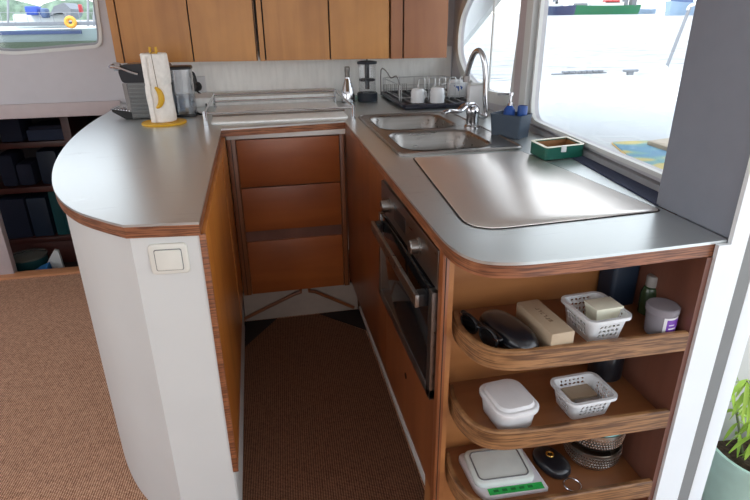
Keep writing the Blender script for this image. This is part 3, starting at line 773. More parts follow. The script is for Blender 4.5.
# ------------------------------------------------------------------ corner shelf unit
SXR = .842
su = thing('corner_shelf_unit', 'open wooden end unit with three rounded shelves below the worktop', 'shelf unit', (.6, .95, 0))
MB().box(XF+.001, 1.07, .0, SXR-.003, 1.09, .887).build('back_panel', M['side_wood'], su)
MB().box(XF+.001, .975, .0, XF+.012, 1.07, .887).build('side_panel', M['side_wood'], su)
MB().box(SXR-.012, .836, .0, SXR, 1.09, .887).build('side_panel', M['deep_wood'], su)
def shelf_outline(ins=0.0):
    pts = [(.384+ins, 1.03), (.375+ins, .99), (.374+ins, .95), (.381+ins, .908), (.398+ins*.9, .874+ins*.5), (.432, .851+ins), (.49, .842+ins), (.62, .838+ins), (.829, .834+ins)]
    return [tuple(v)[:2] for v in cat([(p[0], p[1], 0) for p in pts], 5)]
for zt, zb in ((.719, .676), (.519, .474), (.314, .268)):
    o = shelf_outline(.012); poly = o+[(.829, 1.069), (.384, 1.069)]
    sh = MB().prism(poly, zb+.006, zb+.02).build('shelf', M['shelf_wood'], su)
    a = shelf_outline(0); bq = shelf_outline(.012); n = len(a)
    mb = MB(); vs = []
    for i in range(n):
        vs += [(a[i][0], a[i][1], zb), (a[i][0], a[i][1], zt-.003), (a[i][0]*.7+bq[i][0]*.3, a[i][1]*.7+bq[i][1]*.3, zt), (bq[i][0], bq[i][1], zt), (bq[i][0], bq[i][1], zb)]
    fs = []
    for i in range(n-1):
        for j in range(5):
            fs.append((i*5+j, i*5+(j+1) % 5, (i+1)*5+(j+1) % 5, (i+1)*5+j))
    fs.append((0, 1, 2, 3, 4)); fs.append(tuple((n-1)*5+j for j in (4, 3, 2, 1, 0)))
    mb.add(vs, fs).build('fiddle', M['oak_edge'], sh)
S1, S2, S3 = .696, .494, .288

# ------------------------------------------------------------------ wall cabinets
YC = 2.84
def zb_(x): return 1.136-.009*(x+.6)
def wcab(label, px0, px1, doors, mat, left_end=False, stiles=()):
    x0 = py(px0, 60, YC).x; x1 = py(px1, 58, YC).x
    o = thing('wall_cabinet', label, 'cabinet', ((x0+x1)/2, YC+.13, 1.13), group=None)
    mb = MB(); zt = 1.75
    mb.loft([[(x0, y, zb_(x0)), (x1, y, zb_(x1)), (x1, y, zt), (x0, y, zt)] for y in (YC+.016, YB-.014)]).build('body', M['cab_wood'], o)
    for a, b_ in stiles:
        xa = py(a, 61, YC).x; xb = py(b_, 61, YC).x
        MB().loft([[(xa+.001, y, zb_(xa)), (xb-.001, y, zb_(xb)), (xb-.001, y, zt), (xa+.001, y, zt)] for y in (YC, YC+.016)]).build('stile', mat, o)
    for a, b_ in doors:
        xa = py(a, 61, YC).x+.0015; xb = py(b_, 59, YC).x-.0015
        MB().loft([[(xa, y, zb_(xa)+.002), (xb, y, zb_(xb)+.002), (xb, y, zt), (xa, y, zt)] for y in (YC-.002, YC+.014)]).build('door', mat, o)
    g0 = py(px0, 60, YC).x+.002; g1 = py(px1, 58, YC).x-.002
    MB().loft([[(g0, y, zb_(g0)+.004), (g1, y, zb_(g1)+.004), (g1, y, zt), (g0, y, zt)] for y in (YC+.0145, YC+.0165)]).build('reveal', M['gap'], o)
    return o
wcab('honey wood wall cabinet at the left end above the coffee machine', 116, 258, [(125, 193.5), (194.5, 257)], M['cab_wood'], stiles=[(116, 124)])
wcab('honey wood wall cabinet above the hob, middle of the row', 260.5, 389, [(266.5, 330), (331, 389)], M['cab_wood'], stiles=[(260.5, 265.5)])
wcab('redder single door wall cabinet at the right end above the dish rack', 390.5, 447.5, [(403.5, 446.5)], M['red_wood'], stiles=[(391, 402.5)])

# ------------------------------------------------------------------ hob with rails
hx0, hx1 = pz(211, 125, HC).x, pz(350, 120, HC).x
hy0, hy1 = 2.385, yu-.03
hb = thing('hob', 'flat steel hob cover with a pot rail frame round it', 'hob', ((hx0+hx1)/2, 2.6, HC))
MB().prism(rrect(hx0, hy0, hx1, hy1, .015), HC+.0005, HC+.008, bev=.001).build('cover_plate', M['splash'], hb)
MB().box(hx0+.01, hy0+.16, HC+.008, hx1-.01, hy0+.166, HC+.010).build('fold_line', M['grey_plastic'], hb)
zr = HC+.055
for x, y in ((hx0-.018, hy0-.02), (hx1+.018, hy0-.02)):
    MB().tube([(x, y, HC), (x, y, zr+.004)], .009, 16).build('post', M['chrome'], hb)
for x, y in ((hx0-.01, hy1+.005), (hx1+.01, hy1+.005)):
    MB().tube([(x, y, HC), (x, y, zr+.01)], .006, 12).build('post', M['chrome'], hb)
for x0_, y0_, x1_, y1_, z0_, z1_ in ((hx0-.018, hy0-.02, hx1+.018, hy0-.02, zr-.006, zr-.006), (hx0-.01, hy1+.005, hx1+.01, hy1+.005, zr+.004, zr+.004),
                           (hx0-.01, hy1-.03, hx1+.01, hy1-.03, HC+.03, HC+.03), (hx0-.018, hy0-.02, hx0-.01, hy1+.005, zr-.004, zr+.002), (hx1+.018, hy0-.02, hx1+.01, hy1+.005, zr-.004, zr+.002)):
    MB().tube([(x0_, y0_, z0_), (x1_, y1_, z1_)], .005, 10).build('rail', M['chrome'], hb)
MB().tube([(hx0, hy0+.11, HC+.018), (hx1, hy0+.11, HC+.018)], .0045, 8).build('rail', M['steel_dark'], hb)

# ------------------------------------------------------------------ coffee machine
cm0 = pz(133, 119.5, HC); cm1 = pz(189, 117.5, HC)
ang = math.atan2(cm1.y-cm0.y, cm1.x-cm0.x)
cm = thing('coffee_machine', 'black and grey capsule coffee machine at the left end of the worktop', 'coffee machine', (cm0.x, cm0.y, HC), ang)
MW = .115                       # width, away from the camera; length along x
prof = [(0, .0), (.165, .0), (.165, .15), (.0, .15)]
fr = lambda x, z, t: (x, t, z)
MB().prism(rpoly([(.0, .004), (.17, .004), (.175, .15), (-.005, .15)], .008), .012, MW-.012, fr=fr).build('body', M['black'], cm, local=True)
rb = MB()
rb.box(.0, 0, .004, .165, .012, .152, .002)
for i in range(9):
    rb.box(.003, -.004, .012+i*.0155, .162, .002, .0215+i*.0155, .0015)
rb.build('ribbed_side', M['rib_grey'], cm, local=True)
rb = MB(); rb.box(.0, MW-.012, .004, .165, MW, .152, .002); rb.build('ribbed_side', M['rib_grey'], cm, local=True)
MB().prism(rpoly([(-.018, .152), (-.028, .2), (-.012, .226), (.14, .232), (.176, .222), (.176, .152)], .016), .004, MW-.004, fr=fr).build('head', M['soft_black'], cm, local=True)
MB().prism(rpoly([(-.02, .03), (-.002, .03), (-.004, .15), (-.024, .15)], .004), .02, MW-.02, fr=fr).build('front_panel', M['steel_dark'], cm, local=True)
dt = MB().prism(rpoly([(-.002, .0), (-.03, .0), (-.082, .034), (-.082, .045), (-.002, .03)], .004), .008, MW-.008, fr=fr).build('drip_tray', M['black'], cm, local=True)
gr_ = MB()
for i in range(7): gr_.box(-.08+i*.011, .012, .036+0-i*.0016, -.076+i*.011, MW-.012, .047-i*.0016, .001)
gr_.tube([(-.084, .008, .044), (-.084, MW-.008, .044)], .004, 8)
gr_.build('grille', M['chrome'], dt, local=True)
MB().tube(cat([(-.05, -.004, .22), (-.02, -.012, .216), (.03, -.014, .196), (.055, -.014, .188)], 4), [.006]*5+[.005]*8, 10).build('lever', M['chrome'], cm, local=True)
MB().tube([(-.055, MW/2, .215), (-.026, MW/2, .215)], .018, 16).build('cap_end', M['chrome'], cm, local=True)
MB().tube([(-.052, -.004, .22), (-.052, MW-.01, .22)], .008, 10).build('lever_bar', M['chrome'], cm, local=True)
tk = MB().prism(rrect(.178, .012, .262, MW-.012, .025), .012, .2).build('water_tank', M['tank'], cm, local=True)
MB().prism(rrect(.174, .008, .266, MW-.008, .028), .2, .213, bev=.005).build('tank_lid', M['black'], tk, local=True)
MB().prism(rrect(.181, .015, .259, MW-.015, .022), .014, .09).build('water', pane_mat('water', (.72, .78, .85, 1), .1), tk, local=True)
MB().box(.165, .01, .0, .262, MW-.01, .012, .003).build('rear_foot', M['black'], cm, local=True)

# paper towel holder and roll
hp = pz(164.5, 123.5, HC)
ph = thing('paper_towel_holder', 'yellow paper towel stand with a hanging banana ornament', 'holder', (hp.x, hp.y, HC))
MB().lathe([(.088, 0), (.09, .004), (.088, .009), (.02, .011)], hp.x, hp.y, HC, 40, 1, .95).build('base', M['yellow'], ph)
MB().tube([(hp.x, hp.y, HC+.01), (hp.x, hp.y, HC+.28)], .006, 12).build('pole', M['yellow'], ph)
tp = MB()
for dx in (-.009, .009):
    tp.tube(cat([(hp.x+dx, hp.y, HC+.274), (hp.x+dx*1.3, hp.y, HC+.286), (hp.x+dx*1.2, hp.y, HC+.3)], 3), .005, 10)
tp.build('finial', M['yellow'], ph)
R_ = .055
cd = [(hp.x, hp.y-.012, HC+.288), (hp.x-.0, hp.y-.048, HC+.282), (hp.x+.0, hp.y-R_-.005, HC+.27), (hp.x+.005, hp.y-R_-.005, HC+.15)]
MB().tube(cat(cd, 5), .0012, 6).build('string', M['tan_dark'], ph)
bn = MB(); pts = []; rad = []
bc = Vector((hp.x-.018, hp.y-R_-.012, HC+.115))
for i in range(13):
    t = -1.35+2.5*i/12; pts.append(bc+Vector((.032*math.cos(t), 0, .042*math.sin(t)))); rad.append(.002+.0105*math.sin(PI*min(1, (i+.3)/12.6))**.7)
bn.tube(pts, rad, 10).build('banana_ornament', M['yellow'], ph)
pr = thing('paper_towel_roll', 'white kitchen paper roll standing on the yellow holder', 'paper roll', (hp.x, hp.y, HC+.011))
rings = []; n = 48
for k, z in enumerate([0, .004, .03, .06, .09, .12, .142, .148, .154, .18, .21, .245, .262, .266]):
    ring = []
    for j in range(n):
        t = 2*PI*j/n
        r = R_-.004+.0016*math.sin(3*t+z*40)+.0012*math.sin(7*t-z*25)
        if z in (0, .266): r -= .004
        if abs(z-.148) < .002: r -= .0035
        ring.append((hp.x+r*math.cos(t), hp.y+r*math.sin(t), HC+.011+z))
    rings.append(ring)
for z, r in ((.264, .022), (.22, .021)):
    rings.append([(hp.x+r*math.cos(2*PI*j/n), hp.y+r*math.sin(2*PI*j/n), HC+.011+z) for j in range(n)])
MB().loft(rings).build('paper', M['paper'], pr)
fr2 = MB()   # torn loose edge of the outer sheet
rg = []
for k in range(13):
    z = HC+.013+k*.0207; t = math.radians(215)+.03*math.sin(k*1.9)
    rg.append([(hp.x+(R_+.0005)*math.cos(t), hp.y+(R_+.0005)*math.sin(t), z), (hp.x+(R_+.003)*math.cos(t+.15), hp.y+(R_+.003)*math.sin(t+.15), z),
               (hp.x+(R_+.001)*math.cos(t+.5), hp.y+(R_+.001)*math.sin(t+.5), z), (hp.x+(R_-.003)*math.cos(t+.3), hp.y+(R_-.003)*math.sin(t+.3), z)])
fr2.loft(rg).build('loose_sheet', M['paper'], pr)

# socket, plug and cable
sc_ = py(201, 84, YB-.012)
so = thing('wall_socket', 'white wall socket on the splashback with a black plug', 'socket', (sc_.x, YB-.015, sc_.z-.04))
MB().box(sc_.x-.022, YB-.024, sc_.z-.045, sc_.x+.025, YB-.012, sc_.z+.04, .004).build('plate', M['white_plastic'], so)
pgp = py(195, 87, YB-.05)
pg = thing('power_cable', 'black power plug and cable curling down beside the coffee machine', 'cable', (pgp.x, YB-.03, HC))
MB().tube([(pgp.x+.012, YB-.0245, pgp.z), (pgp.x, YB-.05, pgp.z), (pgp.x-.003, YB-.062, pgp.z+.002)], [.024, .023, .014], 16).build('plug', M['black'], pg)
pts = [py(195, 84, YB-.06), py(191.5, 77, YB-.06), py(191, 73, YB-.06), py(193.5, 74, YB-.06), py(196, 82, YB-.065)]
MB().tube(cat(pts, 4), .007, 8).build('loop', M['black'], pg)
pts = [py(197, 91, YB-.06), py(203, 97, YB-.1), py(206.5, 106, yu-.04), pz(205, 113, HC+.006), pz(200, 114, HC+.006), pz(195, 111.5, HC+.006), pz(189, 112.5, HC+.006)]
MB().tube(cat(pts, 6), .0045, 8).build('cable', M['black'], pg)

# ------------------------------------------------------------------ french press and bottle
pp = pz(367.5, 101, HC)
fp = thing('french_press', 'glass french press with black plunger lid beside the hob rail', 'french press', (pp.x, pp.y, HC))
MB().lathe([(.05, 0), (.052, .004), (.052, .04), (.048, .044), (.044, .044), (.044, .006), (.001, .006)], pp.x, pp.y, HC, 32).build('base', M['press_black'], fp)
MB().lathe([(.043, .008), (.0435, .09), (.0435, .172), (.046, .18), (.0445, .18), (.042, .17), (.042, .012)], pp.x, pp.y, HC, 32).build('beaker', M['clearish'], fp)
MB().lathe([(.049, .182), (.05, .184), (.05, .192), (.03, .196), (.001, .197)], pp.x, pp.y, HC, 32).build('lid', M['press_black'], fp)
plg = MB().tube([(pp.x, pp.y, HC+.06), (pp.x, pp.y, HC+.185)], .0115, 12).build('plunger', M['press_black'], fp)
MB().lathe([(.04, .1), (.041, .104), (.041, .109), (.03, .112), (.001, .113)], pp.x, pp.y, HC, 28).build('filter', M['press_black'], plg)
MB().lathe([(.004, .195), (.004, .214), (.02, .216), (.021, .221), (.012, .225), (.001, .226)], pp.x, pp.y, HC, 20).build('knob', M['press_black'], plg)
bp_ = pz(348, 102, HC)
bt = thing('oil_bottle', 'conical silver oil bottle left of the french press', 'bottle', (bp_.x, bp_.y, HC))
MB().lathe([(.032, 0), (.036, .004), (.036, .03), (.03, .06), (.02, .095), (.013, .115), (.012, .125)], bp_.x, bp_.y, HC, 28).build('flask', M['chrome'], bt)
MB().lathe([(.0125, .12), (.0125, .145), (.014, .15), (.014, .168), (.011, .172), (.001, .172)], bp_.x, bp_.y, HC, 20).build('stopper', M['steel'], bt)
MB().box(bp_.x-.012, bp_.y-.034, HC+.055, bp_.x+.002, bp_.y-.018, HC+.115, .002).build('tag', M['tan_dark'], bt)
dsh = pz(356, 102, HC)
g = MB().lathe([(.02, 0), (.045, .004), (.05, .014), (.047, .014), (.02, .006), (.001, .006)], dsh.x-.01, dsh.y+.11, HC, 28).build('glass_dish', M['green_glass'])
tag(g, 'small green glass dish behind the oil bottle', 'dish')

# ------------------------------------------------------------------ dish rack with mugs
rk0 = Vector((.66, 2.50, HC)); RX0, RX1, RY0, RY1 = .665, 1.03, 2.53, 3.05
dr = thing('dish_rack', 'wire dish rack with a dark slatted tray in the far corner', 'dish rack', ((RX0+RX1)/2, (RY0+RY1)/2, HC))
ty = MB().box(RX0, RY0, HC+.004, RX1, RY1, HC+.012, .002)
ty.tube([(x, y, HC+.018) for x, y in rrect(RX0, RY0, RX1, RY1, .03)], .007, 8, closed=True)
ty.build('tray', M['tray'], dr)
for i in range(7):
    x = RX0+.04+i*(RX1-RX0-.06)/6.3
    MB().box(x, RY0+.01, HC+.012, x+.012, RY1-.01, HC+.026, .003).build('slat', M['grey_plastic'], dr)
wr = MB()
for z in (HC+.035, HC+.095):
    wr.tube([(x, y, z) for x, y in rrect(RX0+.01, RY0+.15, RX1-.01, RY1-.01, .02)], .0022, 6, closed=True)
for t in range(5):
    x = RX0+.02+t*(RX1-RX0-.04)/4
    wr.tube([(x, RY0+.15, HC+.02), (x, RY0+.15, HC+.095)], .002, 6); wr.tube([(x, RY1-.01, HC+.02), (x, RY1-.01, HC+.095)], .002, 6)
for f_ in ((RX0+.01, RY0+.15), (RX1-.01, RY0+.15), (RX0+.01, RY1-.01), (RX1-.01, RY1-.01)):
    wr.tube([(f_[0], f_[1], HC+.012), (f_[0], f_[1], HC+.095)], .003, 6)
wr.build('wire_basket', M['wire'], dr)
pg_ = MB()
for i in range(5):
    x = RX0+.1+i*.052
    for y in (2.66,):
        pg_.tube(cat([(x, y, HC+.026), (x, y, HC+.115), (x+.006, y, HC+.125), (x+.024, y, HC+.125), (x+.03, y, HC+.115), (x+.03, y, HC+.026)], 3), .0024, 6)
pg_.build('prongs', M['wire'], dr)
pk = MB()
a = py(381, 95, 2.95); wpt = [py(381, 95, 2.95), py(381, 70, 2.95), py(386, 71, 2.95), py(391, 78, 2.95), py(396, 76, 2.95), py(399, 83, 2.95), py(399, 96, 2.95)]
pk.tube(cat(wpt, 3), .003, 6)
for k in range(6):
    u = py(384+k*4, 92, 2.95); pk.tube([(u.x, u.y, HC+.02), (u.x, u.y, HC+.07), (u.x+.012, u.y, HC+.07), (u.x+.012, u.y, HC+.02)], .002, 6)
pk.build('plate_holder', M['steel_dark'], dr)
def mug(px_, py_, label, r, h, logo=False, tilt=0, rot=0.4):
    q = pz(px_, py_, HC+.028)
    o = thing('mug', label, 'mug', (q.x, q.y, HC+.027), rot, 'mugs drying in the dish rack')
    if tilt: o.rotation_euler = (tilt, 0, rot); o.location.z += .008
    MB().lathe([(r, 0), (r*1.0, h*.3), (r*.97, h*.75), (r*.86, h*.97), (r*.8, h), (.001, h)], 0, 0, 0, 28).build('cup', M['white_plastic'], o, local=True)
    MB().tube(cat([(r*.95, 0, h*.25), (r*1.45, 0, h*.3), (r*1.6, 0, h*.5), (r*1.45, 0, h*.72), (r*.93, 0, h*.78)], 4), .005, 8).build('handle', M['white_plastic'], o, local=True)
    if logo:
        lg = MB()
        a0 = -PI/2-rot-.1
        def on(u, z): return ((r+.0006)*math.cos(a0+u/r), (r+.0006)*math.sin(a0+u/r), z)
        def on2(u, z): return ((r-.002)*math.cos(a0+u/r), (r-.002)*math.sin(a0+u/r), z)
        for poly in ([(-.026, .058), (-.006, .054), (-.004, .048), (-.014, .046)], [(-.004, .054), (.014, .056), (.006, .048), (.0, .028), (-.008, .048)], [(.012, .054), (.022, .05), (.016, .036), (.01, .044)]):
            n_ = len(poly); lg.add([on(*p) for p in poly]+[on2(*p) for p in poly], [tuple(range(n_))]+[(i, (i+1) % n_, n_+(i+1) % n_, n_+i) for i in range(n_)])
        lg.build('logo', M['deep_blue'], o, local=True)
    return o
mug(417.5, 102, 'small plain white mug upside down, leftmost in the dish rack', .032, .062)
mug(437, 102, 'plain white mug upside down in the middle of the dish rack', .034, .066, rot=.9)
mug(456, 96, 'larger white mug with a blue swoosh logo in the dish rack', .047, .078, True, rot=2.6)

# white block behind the tap, scourer, caddy, soap, green box
q = pz(478.5, 118.5, HC)
o = MB().box(-.04, -.02, 0, .04, .02, .138, .008); th = thing('white_canister', 'plain white upright canister between tap and window wall', 'canister', (q.x-.012, q.y, HC), -.05)
o.build('body', M['white_plastic'], th, local=True)
MB().box(-.036, -.016, .138, .036, .016, .146, .004).build('lid', M['white_paint'], th, local=True)
q = pz(500, 124, HC)
sb = thing('scrubbing_brush', 'dark green scrubbing brush lying left of the grey caddy', 'brush', (q.x, q.y, HC), .5)
MB().box(-.03, -.02, .012, .03, .02, .026, .006).build('head', M['press_black'], sb, local=True)
MB().box(-.027, -.017, 0, .027, .017, .012, .001).build('bristles', M['olive_glass'], sb, local=True)
MB().tube([(.025, 0, .02), (.06, .01, .026), (.08, .012, .03)], .006, 8).build('handle', M['press_black'], sb, local=True)
k0 = pz(504, 134.5, HC); k1 = pz(519, 140.5, HC); k2 = pz(532, 136, HC)
u = (k0-k1); v = (k2-k1); v = v.normalized()*.085; u = u-v.normalized()*u.dot(v.normalized()); u = u.normalized()*.12
cyv = lambda a, b_: k1+u*a+v*b_
ctr = cyv(.5, .5)
sc2 = thing('sink_caddy', 'slate grey tapered caddy between sink and window holding soap', 'caddy', (ctr.x, ctr.y, HC))
def quad_rings(spec, r=.006):
    out = []
    for grow, z in spec:
        o = rpoly([tuple(ctr.xy+(cyv(a, b_).xy-ctr.xy)*grow) for a, b_ in ((0, 0), (0, 1), (1, 1), (1, 0))], r, 3); o = ccw(o)
        out.append([(p[0], p[1], HC+z) for p in o])
    return out
mb = MB(); R4 = quad_rings([(.9, 0), (1.0, .075), (1.03, .082), (.96, .082), (.9, .02)]); mb.loft(R4); mb.build('box', M['caddy'], sc2)
sdp = cyv(.55, .45)
sd = thing('soap_dispenser', 'blue soap bottle with chrome pump standing in the grey caddy', 'dispenser', (sdp.x, sdp.y, HC+.02))
MB().lathe([(.019, 0), (.02, .01), (.02, .075), (.012, .085), (.008, .09)], sdp.x, sdp.y, HC+.0205, 20, 1, 1).build('bottle', M['blue'], sd)
MB().lathe([(.009, .085), (.009, .1), (.004, .102), (.004, .122), (.009, .124), (.009, .134), (.001, .136)], sdp.x, sdp.y, HC+.02, 16).build('pump', M['chrome'], sd)
MB().tube([(sdp.x, sdp.y, HC+.148), (sdp.x-.046, sdp.y+.01, HC+.148)], .004, 8).build('nozzle', M['chrome'], sd)
sdp = cyv(.5, .93)
sdp = cyv(.22, .55)
sg = MB().lathe([(.016, 0), (.0175, .004), (.0175, .082), (.0165, .09), (.014, .09), (.014, .01), (.001, .01)], sdp.x+.006, sdp.y, HC+.0205, 20).build('blue_cup', M['deep_blue'])
tag(sg, 'blue plastic cup in the grey caddy right of the soap bottle', 'cup')

k0 = pz(529, 152, HC+.004); k1 = pz(545, 160.5, HC+.004); k2 = pz(577, 153, HC+.004)
u = k0-k1; v = k2-k1; v = v-u.normalized()*v.dot(u.normalized())*.6
gx = thing('green_tray', 'small open green box with wooden inside near the window sill', 'box', (k1.x+.05, k1.y+.05, HC+.004))
q4 = [k1, k1+v, k1+u+v, k1+u]; o4 = rpoly([(p.x, p.y) for p in q4], .014)
MB().prism(o4, HC+.0036, HC+.04, [offset(o4, .008)]).build('wall', M['green_box'], gx)
MB().prism(offset(o4, .004), HC+.0036, HC+.010).build('bottom', M['box_inner'], gx)
MB().prism(offset(o4, .0082), HC+.010, HC+.037, [offset(o4, .0105)]).build('lining', M['box_inner'], gx)
MB().prism(offset(o4, -.0005), HC+.04, HC+.042, [offset(o4, .0085)]).build('rim', M['cream'], gx)
mq = k1*.56+(k1+v)*.44
MB().box(mq.x-.008, mq.y-.004, HC+.024, mq.x+.008, mq.y+.006, HC+.0425, .001).build('clip', M['white_plastic'], gx)

# ------------------------------------------------------------------ things on the shelves
def fbox(name, label, cat_, quad, z, h, mat, bev=.004, r=.008, parts=None):
    pts = rpoly([(p.x, p.y) for p in quad], r)
    return tag(MB().prism(pts, z, z+h, bev=bev).build(name, mat), label, cat_)
# black glasses case and sunglasses
a = Vector((.475, .955, S1))
cs = thing('glasses_case', 'black zipped glasses case lying right of the sunglasses', 'case', (.473, .93, S1), -1.36)
def ell(cx, cz, rx, rz_, n=20): pass
def pebble(lx, ly, h, n=28, p=2.6):
    rings = []
    for s_, z in ((.86, 0), (.96, h*.12), (1, h*.35), (.98, h*.6), (.9, h*.82), (.72, h*.95), (.4, h), (.05, h*1.0)):
        ring = []
        for j in range(n):
            t = 2*PI*j/n; c_, si = math.cos(t), math.sin(t)
            ring.append((lx*s_*math.copysign(abs(c_)**(2/p), c_), ly*s_*math.copysign(abs(si)**(2/p), si), z))
        rings.append(ring)
    return rings
MB().loft(pebble(.08, .037, .040)).build('shell', M['soft_black'], cs, local=True, sharp=60)
MB().tube([(x*1.006, y*1.012, .017) for x, y, z in pebble(.08, .037, .040)[2]], .0014, 6, closed=True).build('zip', M['black'], cs, local=True)
sg = thing('sunglasses', 'black sunglasses with small metal hinges at the left end of the top shelf', 'sunglasses', (.413, .945, S1), -1.3)
mb = MB()
for sx in (-1, 1):
    ring = [(sx*.033+.028*math.cos(t*PI/10), -.0, .02+.02*math.sin(t*PI/10)) for t in range(20)]
    mb.tube(ring, .003, 8, closed=True)
mb.tube([(-.006, 0, .028), (0, -.003, .03), (.006, 0, .028)], .003, 8)
mb.build('frame', M['black'], sg, local=True)
for sx in (-1, 1):
    MB().loft([[(sx*.033+.027*math.cos(t*PI/10), y, .02+.019*math.sin(t*PI/10)) for t in range(20)] for y in (-.001, .001)]).build('lens', M['oven_glass'], sg, local=True)
    tm = MB().tube(cat([(sx*.062, 0, .03), (sx*.062, .008, .031), (0, .014+.003*sx, .026), (-sx*.05, .012, .012)], 4), .003, 8).build('temple', M['black'], sg, local=True)
    MB().box(sx*.06-.005, -.004, .027, sx*.06+.005, .001, .031, .001).build('hinge', M['chrome'], tm, local=True)
# tan box
LW, LL, bxh, an = .053, .142, .049, .065
tb = thing('tan_box', 'long narrow beige box with small raised letters on the top shelf', 'box', (.528, .852, S1), an)
MB().box(0, 0, 0, LW, LL, bxh, .004).build('box', M['tan'], tb, local=True)
tx = MB()
for i in range(6):
    y = LL*.32+i*.0105; x = LW*.5
    tx.box(x-.004, y, bxh, x+.004, y+.0016, bxh+.0006)
    tx.box(x-.004 if i % 2 else x+.0025, y, bxh, (x-.004 if i % 2 else x+.0025)+.0015, y+.006, bxh+.0006)
    if i % 3 == 0: tx.box(x-.004, y+.0045, bxh, x+.004, y+.006, bxh+.0006)
tx.build('lettering', M['tan_dark'], tb, local=True)

# perforated baskets
def basket(label, name, fl_, fr_, bl_, S, hgt, grow):
    ux = fr_-fl_; uy = bl_-fl_
    an = math.atan2(ux.y, ux.x); W = ux.length; Ln = uy.length
    o = thing(name, label, 'basket', ((fl_.x+fr_.x+bl_.x+(bl_+ux).x)/4, (fl_.y+fr_.y+bl_.y+(bl_+ux).y)/4, S), an)
    hw, hl = W/2, Ln/2; g = grow; t = .0022
    mb = MB(); rnd = random.Random(len(label))
    def wall(fn, half, n_):
        cols = max(4, round(2*half/.0105)); rows = 5
        du = 2*half/cols; dz = hgt/rows
        for r_ in range(rows):
            for c_ in range(cols):
                x0 = -half+c_*du; z0 = r_*dz; solid = r_ == 0
                sq = [(x0, z0), (x0+du/2, z0), (x0+du, z0), (x0+du, z0+dz/2), (x0+du, z0+dz), (x0+du/2, z0+dz), (x0, z0+dz), (x0, z0+dz/2)]
                if solid:
                    mb.add([fn(p[0], p[1], d) for d in (0, t) for p in sq], [tuple(range(8)), tuple(range(15, 7, -1))]); continue
                a = rnd.uniform(0, PI); l_, w_ = min(du, dz)*.47, min(du, dz)*.27
                cx, cz = x0+du/2, z0+dz/2; el = []
                for k_ in range(8):
                    q_ = math.radians(-135+45*k_)-a
                    el.append((cx+math.cos(q_)*l_*math.cos(a)-math.sin(q_)*w_*math.sin(a), cz+math.cos(q_)*l_*math.sin(a)+math.sin(q_)*w_*math.cos(a)))
                vs = [fn(p[0], p[1], d) for d in (0, t) for p in sq+el]; fs = []
                for k_ in range(8):
                    n2 = (k_+1) % 8
                    fs += [(k_, n2, 8+n2, 8+k_), (16+k_, 24+k_, 24+n2, 16+n2), (8+k_, 8+n2, 24+n2, 24+k_)]
                mb.add(vs, fs)
    cr = .012
    wall(lambda x, z, d: (x*(1+0*z), -(hl+g*z/hgt)+d, z), hw-cr, 0)
    wall(lambda x, z, d: (x, (hl+g*z/hgt)-d, z), hw-cr, 0)
    wall(lambda x, z, d: (-(hw+g*z/hgt)+d, x, z), hl-cr, 0)
    wall(lambda x, z, d: ((hw+g*z/hgt)-d, x, z), hl-cr, 0)
    for sx in (-1, 1):
        for sy in (-1, 1):
            rings = []
            for z in (0, hgt):
                gg = g*z/hgt; ring = []
                A = [(hw-cr, hl+gg), (hw+gg-cr*.45+0, hl+gg-cr*.45+.004), (hw+gg, hl-cr)]
                o_ = []
                for k_ in range(6):
                    s_ = k_/5; c0 = Vector((hw-cr, hl+gg)); c1 = Vector((hw+gg, hl+gg)); c2 = Vector((hw+gg, hl-cr))
                    o_.append(c0*(1-s_)**2+c1*2*s_*(1-s_)+c2*s_*s_)
                i_ = [p-(p-Vector((hw-cr, hl-cr))).normalized()*t for p in reversed(o_)]
                rings.append([(sx*p.x, sy*p.y, z) for p in o_+i_])
            mb.loft(rings)
    mb.prism(rrect(-hw, -hl, hw, hl, .012), 0, .002)
    mb.build('mesh_body', M['white_plastic'], o, local=True)
    ro = rrect(-hw-g-.005, -hl-g-.005, hw+g+.005, hl+g+.005, .02); ri = offset(ro, .008)
    MB().prism(ro, hgt-.004, hgt+.003, [ri]).build('rim', M['white_plastic'], o, local=True)
    return o, W, Ln, an
zt_ = S1+.058
fl_, fr_, bl_ = Vector((.630, .874, S1)), Vector((.703, .878, S1)), Vector((.625, .965, S1))
B1 = fl_, fr_, bl_
basket('white perforated basket on the top shelf holding a cream box', 'storage_basket', fl_, fr_, bl_, S1, .056, .011)
cb = thing('cream_box', 'small cream lidded box in the white basket on the top shelf', 'box', (fl_.x*.28+fr_.x*.72, fr_.y+.042, S1+.0265), .05)
MB().loft([[(-.026, -.018, .0), (.024, -.018, .0), (.024, .018, 0), (-.026, .018, 0)], [(-.032, -.022, .034), (.03, -.022, .034), (.03, .022, .034), (-.032, .022, .034)]]).build('box', M['cream'], cb, local=True)
MB().box(-.0335, -.0235, .034, .0315, .0235, .038, .001).build('lid', M['cream'], cb, local=True)
o = tag(MB().box(fl_.x+.006, fl_.y+.012, S1+.0035, fr_.x-.006, bl_.y-.012, S1+.026, .003).build('sage_packet', M['sage']), 'grey green flat packet under the cream box in the top basket', 'packet')
fl_, fr_, bl_ = Vector((.622, .880, S2)), Vector((.712, .884, S2)), Vector((.618, .952, S2))
basket('white perforated basket on the middle shelf holding a beige brush and soap bar', 'storage_basket', fl_, fr_, bl_, S2, .05, .011)
o = thing('wooden_brush', 'beige wooden nail brush in the basket on the middle shelf', 'brush', ((fl_.x+fr_.x)/2+.002, fl_.y+.058, S2+.0025), .05)
MB().box(-.033, -.02, .012, .036, .024, .026, .003).build('block', M['tan'], o, local=True)
MB().box(-.029, -.016, .0, .032, .02, .012, .001).build('bristles', M['cream'], o, local=True)
o = tag(MB().box(fl_.x+.018, fl_.y+.008, S2+.003, fr_.x-.012, fl_.y+.028, S2+.032, .003).build('soap_bar', M['cap_grey']), 'pinkish grey soap bar at the front of the middle shelf basket', 'soap')

